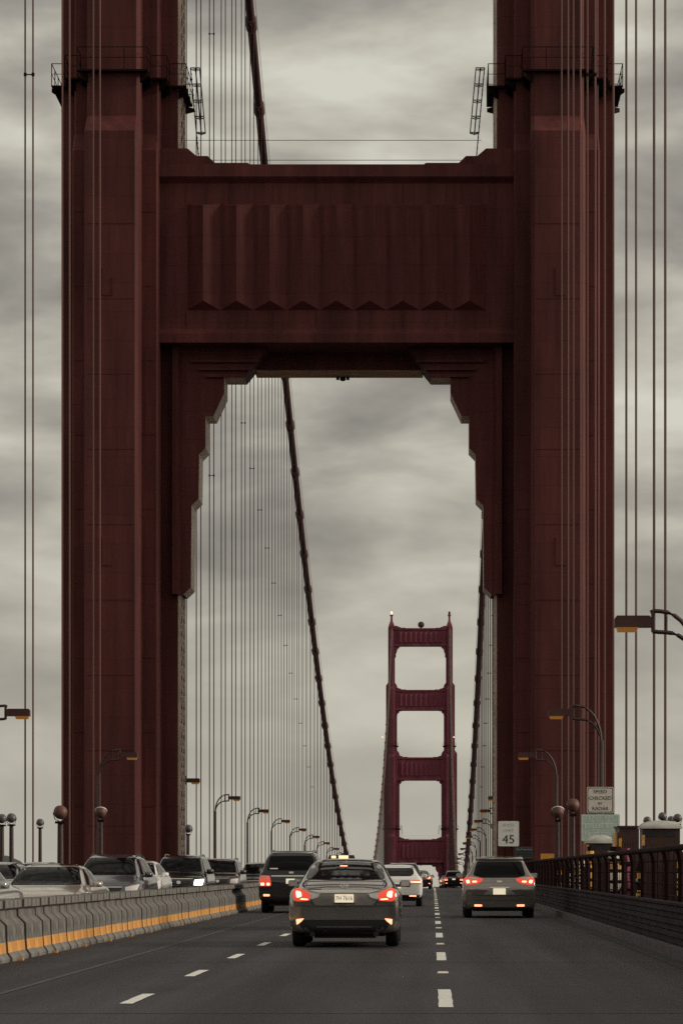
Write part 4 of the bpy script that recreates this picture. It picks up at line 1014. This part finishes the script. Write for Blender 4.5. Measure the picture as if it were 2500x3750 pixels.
# --- big SUV
U = Car('suv', [(0, .46, .82, .86, .70, .90), (.03, .36, .93, 1.02, .82, 1.08), (.07, .32, .965, 1.12, .83, 1.24), (.12, .3, .975, 1.18, .775, 1.45), (.22, .3, .98, 1.2, .71, 1.72), (.34, .3, .98, 1.2, .69, 1.80), (.7, .3, .98, 1.19, .685, 1.84), (1.6, .3, .98, 1.18, .685, 1.86), (2.75, .3, .98, 1.17, .685, 1.85), (3.2, .3, .98, 1.16, .69, 1.76), (3.78, .3, .98, 1.15, .79, 1.28), (3.95, .3, .97, 1.14, .82, 1.2), (4.55, .3, .96, 1.07, .80, 1.12), (4.82, .34, .92, .95, .76, 1.0), (4.92, .42, .86, .80, .66, .84)],
        (1.02, 3.92), .39, 'dark suv', 'suv', M['p_navy'], 1.92)
U.panel('rear_window', 'rear', [(-.62, 1.70), (.62, 1.70), (.72, 1.27), (-.72, 1.27)], M['glass_dark'], rnd=.06)
U.panel('windscreen', 'front', [(-.65, 1.73), (.65, 1.73), (.76, 1.28), (-.76, 1.28)], M['screen'], rnd=.05)
for v in ('left', 'right'):
    U.panel('side_window', v, [(.26, 1.28), (.36, 1.68), (1.3, 1.72), (1.34, 1.26)], M['glass_dark'], rnd=.05)
    U.panel('side_window', v, [(1.42, 1.26), (1.38, 1.72), (2.3, 1.72), (2.34, 1.25)], M['glass_dark'], rnd=.05)
    U.panel('side_window', v, [(2.42, 1.25), (2.38, 1.72), (2.95, 1.68), (3.45, 1.25)], M['glass_dark'], rnd=.05)
for q in (-1, 1):
    a = U.panel('tail_light', 'rear', [(q * p, z) for p, z in [(.945, 1.02), (.90, 1.12), (.64, 1.11), (.59, .85), (.62, .80), (.93, .80)]], M['lens_red'], off=.018, rnd=.03)
    U.panel('lamp_core', 'rear', [(q * p, z) for p, z in [(.90, .90), (.80, .90), (.80, .825), (.90, .825)]], M['lens_core'], off=.024, parent=a)
    U.panel('lamp_core', 'rear', [(q * p, z) for p, z in [(.73, .90), (.64, .90), (.64, .825), (.73, .825)]], M['lens_core'], off=.024, parent=a)
    U.panel('lamp_window', 'rear', [(q * p, z) for p, z in [(.90, 1.09), (.66, 1.08), (.65, 1.03), (.91, 1.03)]], M['lens_clear'], off=.024, parent=a)
    U.panel('bumper_reflector', 'rear', [(q * p, z) for p, z in [(.83, .565), (.64, .56), (.64, .50), (.83, .50)]], M['lens_refl'], off=.012)
    U.panel('head_light', 'front', [(q * p, z) for p, z in [(.90, 1.0), (.60, .98), (.56, .80), (.86, .80)]], M['lens_clear'], off=.014)
    U.panel('fog_light', 'front', [(q * p, z) for p, z in [(.80, .62), (.62, .62), (.62, .54), (.80, .54)]], M['lens_clear'], off=.010)
U.panel('tailgate_trim', 'rear', [(-.60, 1.12), (.60, 1.12), (.60, 1.085), (-.60, 1.085)], M['chrome'], off=.016, rnd=.005)
U.panel('sticker', 'rear', [(-.64, 1.34), (-.40, 1.34), (-.40, 1.305), (-.64, 1.305)], M['sign_white'], off=.012, rnd=0)
U.panel('emblem', 'rear', [(-.07, 1.235), (.07, 1.235), (.07, 1.175), (-.07, 1.175)], M['chrome'], off=.014, rnd=.03)
U.panel('bumper', 'rear', [(-.90, .74), (.90, .74), (.90, .58), (-.90, .58)], M['p_navy'], off=.05, rnd=.03, depth=.01)
U.panel('lower_bumper', 'rear', [(-.86, .50), (.86, .50), (.82, .34), (-.82, .34)], M['black_trim'], off=.012, rnd=.03)
gr = U.panel('grille', 'front', [(-.50, 1.0), (.50, 1.0), (.42, .78), (.2, .73), (-.2, .73), (-.42, .78)], M['black_trim'], off=.008, rnd=.05)
for i in range(13):
    xx = -.42 + .07 * i; U.panel('grille_slat', 'front', [(xx - .008, .975), (xx + .008, .975), (xx + .008, .78), (xx - .008, .78)], M['rim'], off=.016, rnd=0, res=.2, parent=gr)
U.panel('grille_badge', 'front', [(-.12, .94), (.02, .94), (.02, .84), (-.12, .84)], M['chrome'], off=.022, rnd=.05)
U.panel('grille_frame', 'front', [(-.54, 1.03), (.54, 1.03), (.53, 1.0), (-.53, 1.0)], M['chrome'], off=.014, rnd=.005)
U.panel('front_bumper', 'front', [(-.82, .66), (.82, .66), (.78, .46), (-.78, .46)], M['black_trim'], off=.004)
U.mirror(.90, 3.25, 1.27, M['p_navy'], .24, .19)
U.plate('rear', .31, .15, .95, M['plate']); U.rails(.62, .4, 2.7, .06, M['rim'])
MB().tube([(-.62, .35, 1.84), (.62, .35, 1.84)], .014, 5).build('roof_bar', M['rim'], U.t)
finish(U, 'dark navy suv with lit tail lights in the left lane beside the barrier', -4.22, 93.0, group=AWAY, cat='suv')

# --- white crossover
Cx = Car('crossover', [(0, .42, .72, .74, .62, .78), (.04, .32, .86, .90, .72, .94), (.12, .28, .92, .99, .76, 1.03), (.24, .26, .93, 1.02, .71, 1.16), (.46, .26, .93, 1.03, .64, 1.34), (.66, .26, .93, 1.03, .605, 1.41), (1.2, .26, .93, 1.02, .60, 1.46), (2.1, .26, .93, 1.0, .60, 1.49), (2.75, .26, .93, .99, .605, 1.42), (3.45, .26, .93, .98, .72, 1.08), (3.65, .26, .93, .97, .76, 1.03), (4.3, .26, .91, .9, .74, .94), (4.55, .3, .85, .8, .66, .82), (4.66, .38, .7, .66, .54, .68)],
         (.95, 3.75), .35, 'white crossover', 'car', M['p_white'], 1.85)
Cx.panel('rear_window', 'rear', [(-.575, 1.355), (.575, 1.355), (.62, 1.16), (.52, 1.07), (-.52, 1.07), (-.62, 1.16)], M['glass'], rnd=.06)
Cx.panel('windscreen', 'front', [(-.57, 1.41), (.57, 1.41), (.72, 1.06), (-.72, 1.06)], M['screen'], rnd=.05)
for v in ('left', 'right'):
    Cx.panel('side_window', v, [(.62, 1.12), (.85, 1.33), (1.75, 1.38), (1.8, 1.08)], M['glass'], rnd=.05)
    Cx.panel('side_window', v, [(1.87, 1.08), (1.83, 1.385), (2.5, 1.36), (3.15, 1.07)], M['glass'], rnd=.05)
for q in (-1, 1):
    a = Cx.panel('tail_light', 'rear', [(q * p, z) for p, z in [(.88, .93), (.42, .90), (.42, .83), (.86, .79)]], M['lens_red'], off=.014, rnd=.02)
    Cx.panel('lamp_core', 'rear', [(q * p, z) for p, z in [(.84, .88), (.46, .872), (.46, .852), (.84, .84)]], M['lens_core'], off=.02, rnd=.008, parent=a)
    Cx.panel('bumper_reflector', 'rear', [(q * p, z) for p, z in [(.70, .40), (.45, .40), (.45, .36), (.70, .36)]], M['lens_refl'], off=.016)
    Cx.panel('head_light', 'front', [(q * p, z) for p, z in [(.82, .88), (.5, .80), (.52, .70), (.78, .72)]], M['lens_clear'], off=.012)
Cx.panel('lower_bumper', 'rear', [(-.84, .41), (.84, .41), (.74, .29), (-.74, .29)], M['black_trim'], off=.01, rnd=.03)
Cx.panel('grille', 'front', [(-.4, .80), (.4, .80), (.34, .62), (-.34, .62)], M['black_trim'], off=.006)
Cx.mirror(.87, 2.95, 1.08, M['p_white'])
Cx.plate('rear', .31, .14, .72, M['plate'])
finish(Cx, 'white crossover car just right of the grey sedan', -1.29, 110.0, group=AWAY)

def clone(src, label, x, y, rear, group, pm=None, skip=(), base=None, lit=False, scale=None, name=None):
    sw = {base.name: pm} if pm else {}
    if lit: sw['lens_clear'] = M['headlight_on']
    sk = set(skip) | {'plate_text', 'plate_script', 'emblem', 'model_script', 'sticker'}
    c = copy_tree(src.t, None, sk, sw); finish(c, label, x, y, rear, group=group)
    if scale: c.scale = scale
    return c
pg, pv, pu, pc = M['p_grey'], M['p_van'], M['p_navy'], M['p_white']
taxi = clone(S, 'taxi hidden behind the grey sedan, its lit roof sign showing above', -2.0, 66.0, True, AWAY, M['p_black'], base=pg)
tb = MB(); tb.loft([[(-.29, 2.2, 1.47), (.29, 2.2, 1.47), (.29, 2.5, 1.47), (-.29, 2.5, 1.47)], [(-.29, 2.2, 1.53), (.29, 2.2, 1.53), (.29, 2.5, 1.53), (-.29, 2.5, 1.53)], [(-.27, 2.24, 1.60), (.27, 2.24, 1.60), (.27, 2.46, 1.60), (-.27, 2.46, 1.60)]])
rs = tb.build('roof_sign', M['black_trim'], taxi)
MB().box(-.06, .15, 2.185, 2.23, 1.525, 1.59).build('sign_light', M['sign_glow'], rs)
MB().box(-.22, -.12, 2.185, 2.23, 1.53, 1.585).build('sign_light', M['sign_glow'], rs)
clone(U, 'dark suv half hidden behind the white crossover', -1.45, 150.0, True, AWAY, M['p_black'], base=pu, scale=(.96, 1, .89))
clone(S, 'small dark car with lit tail light beyond the white crossover', -1.02, 238.0, True, AWAY, M['p_maroon'], base=pg)
clone(U, 'small distant black suv with lit tail lights left of the minivan', 1.98, 300.0, True, AWAY, M['p_black'], base=pu, scale=(.95, 1, .9))
clone(S, 'distant silver car peeking out left of the far black suv', 1.62, 362.0, True, AWAY, M['p_silver'], base=pg)
clone(S, 'dark car tiny on the road crest just left of the dashed line', -.95, 290.0, True, AWAY, M['p_black'], base=pg)
# oncoming: y is the front bumper
clone(S, 'tan sedan with wide dark windscreen, large among oncoming cars', -7.58, 60.0, False, ONC, M['p_tan'], base=pg, scale=(1, 1, .955))
clone(S, 'silver oncoming sedan cut off by the left picture edge', -7.5, 45.8, False, ONC, M['p_silver'], base=pg)
clone(Cx, 'dark oncoming car with pale roof rails behind the tan sedan at left edge', -11.2, 77.5, False, ONC, M['p_slate'], base=pc)
clone(Cx, 'far oncoming car whose roof shows above the tan sedan', -13.9, 108.0, False, ONC, M['p_maroon'], base=pc, scale=(1, 1, 1.06))
clone(V, 'dark slate minivan oncoming, directly right of the tan sedan', -8.5, 80.8, False, ONC, M['p_slate'], base=pv, scale=(1, 1, 1.03))
clone(Cx, 'white oncoming car squeezed between dark minivan and suv with bright headlight', -8.85, 90.5, False, ONC, None, base=pc, scale=(1, 1, 1.06))
lit_suv = clone(U, 'black oncoming suv with one bright headlight and slatted grille', -8.6, 105.0, False, ONC, M['p_black'], base=pu, lit=True, scale=(.98, 1, .97))
clone(U, 'maroon oncoming suv behind the suv with the bright headlight', -8.6, 124.0, False, ONC, M['p_maroon'], base=pu, scale=(.95, 1, .95))
clone(V, 'black oncoming van partly hidden by the navy suv', -7.95, 141.0, False, ONC, M['p_black'], base=pv)
clone(U, 'dark oncoming suv farther along behind the navy suv', -8.0, 165.0, False, ONC, M['p_slate'], base=pu, scale=(.95, 1, .92))

for ch in lit_suv.children:      # only its left lamp is on
    if ch.name.startswith(('head_light', 'fog_light')) and (ch.name.startswith('fog') or ch.data.vertices[0].co.x > 0):
        for sl in ch.material_slots: sl.material = M['lens_clear']
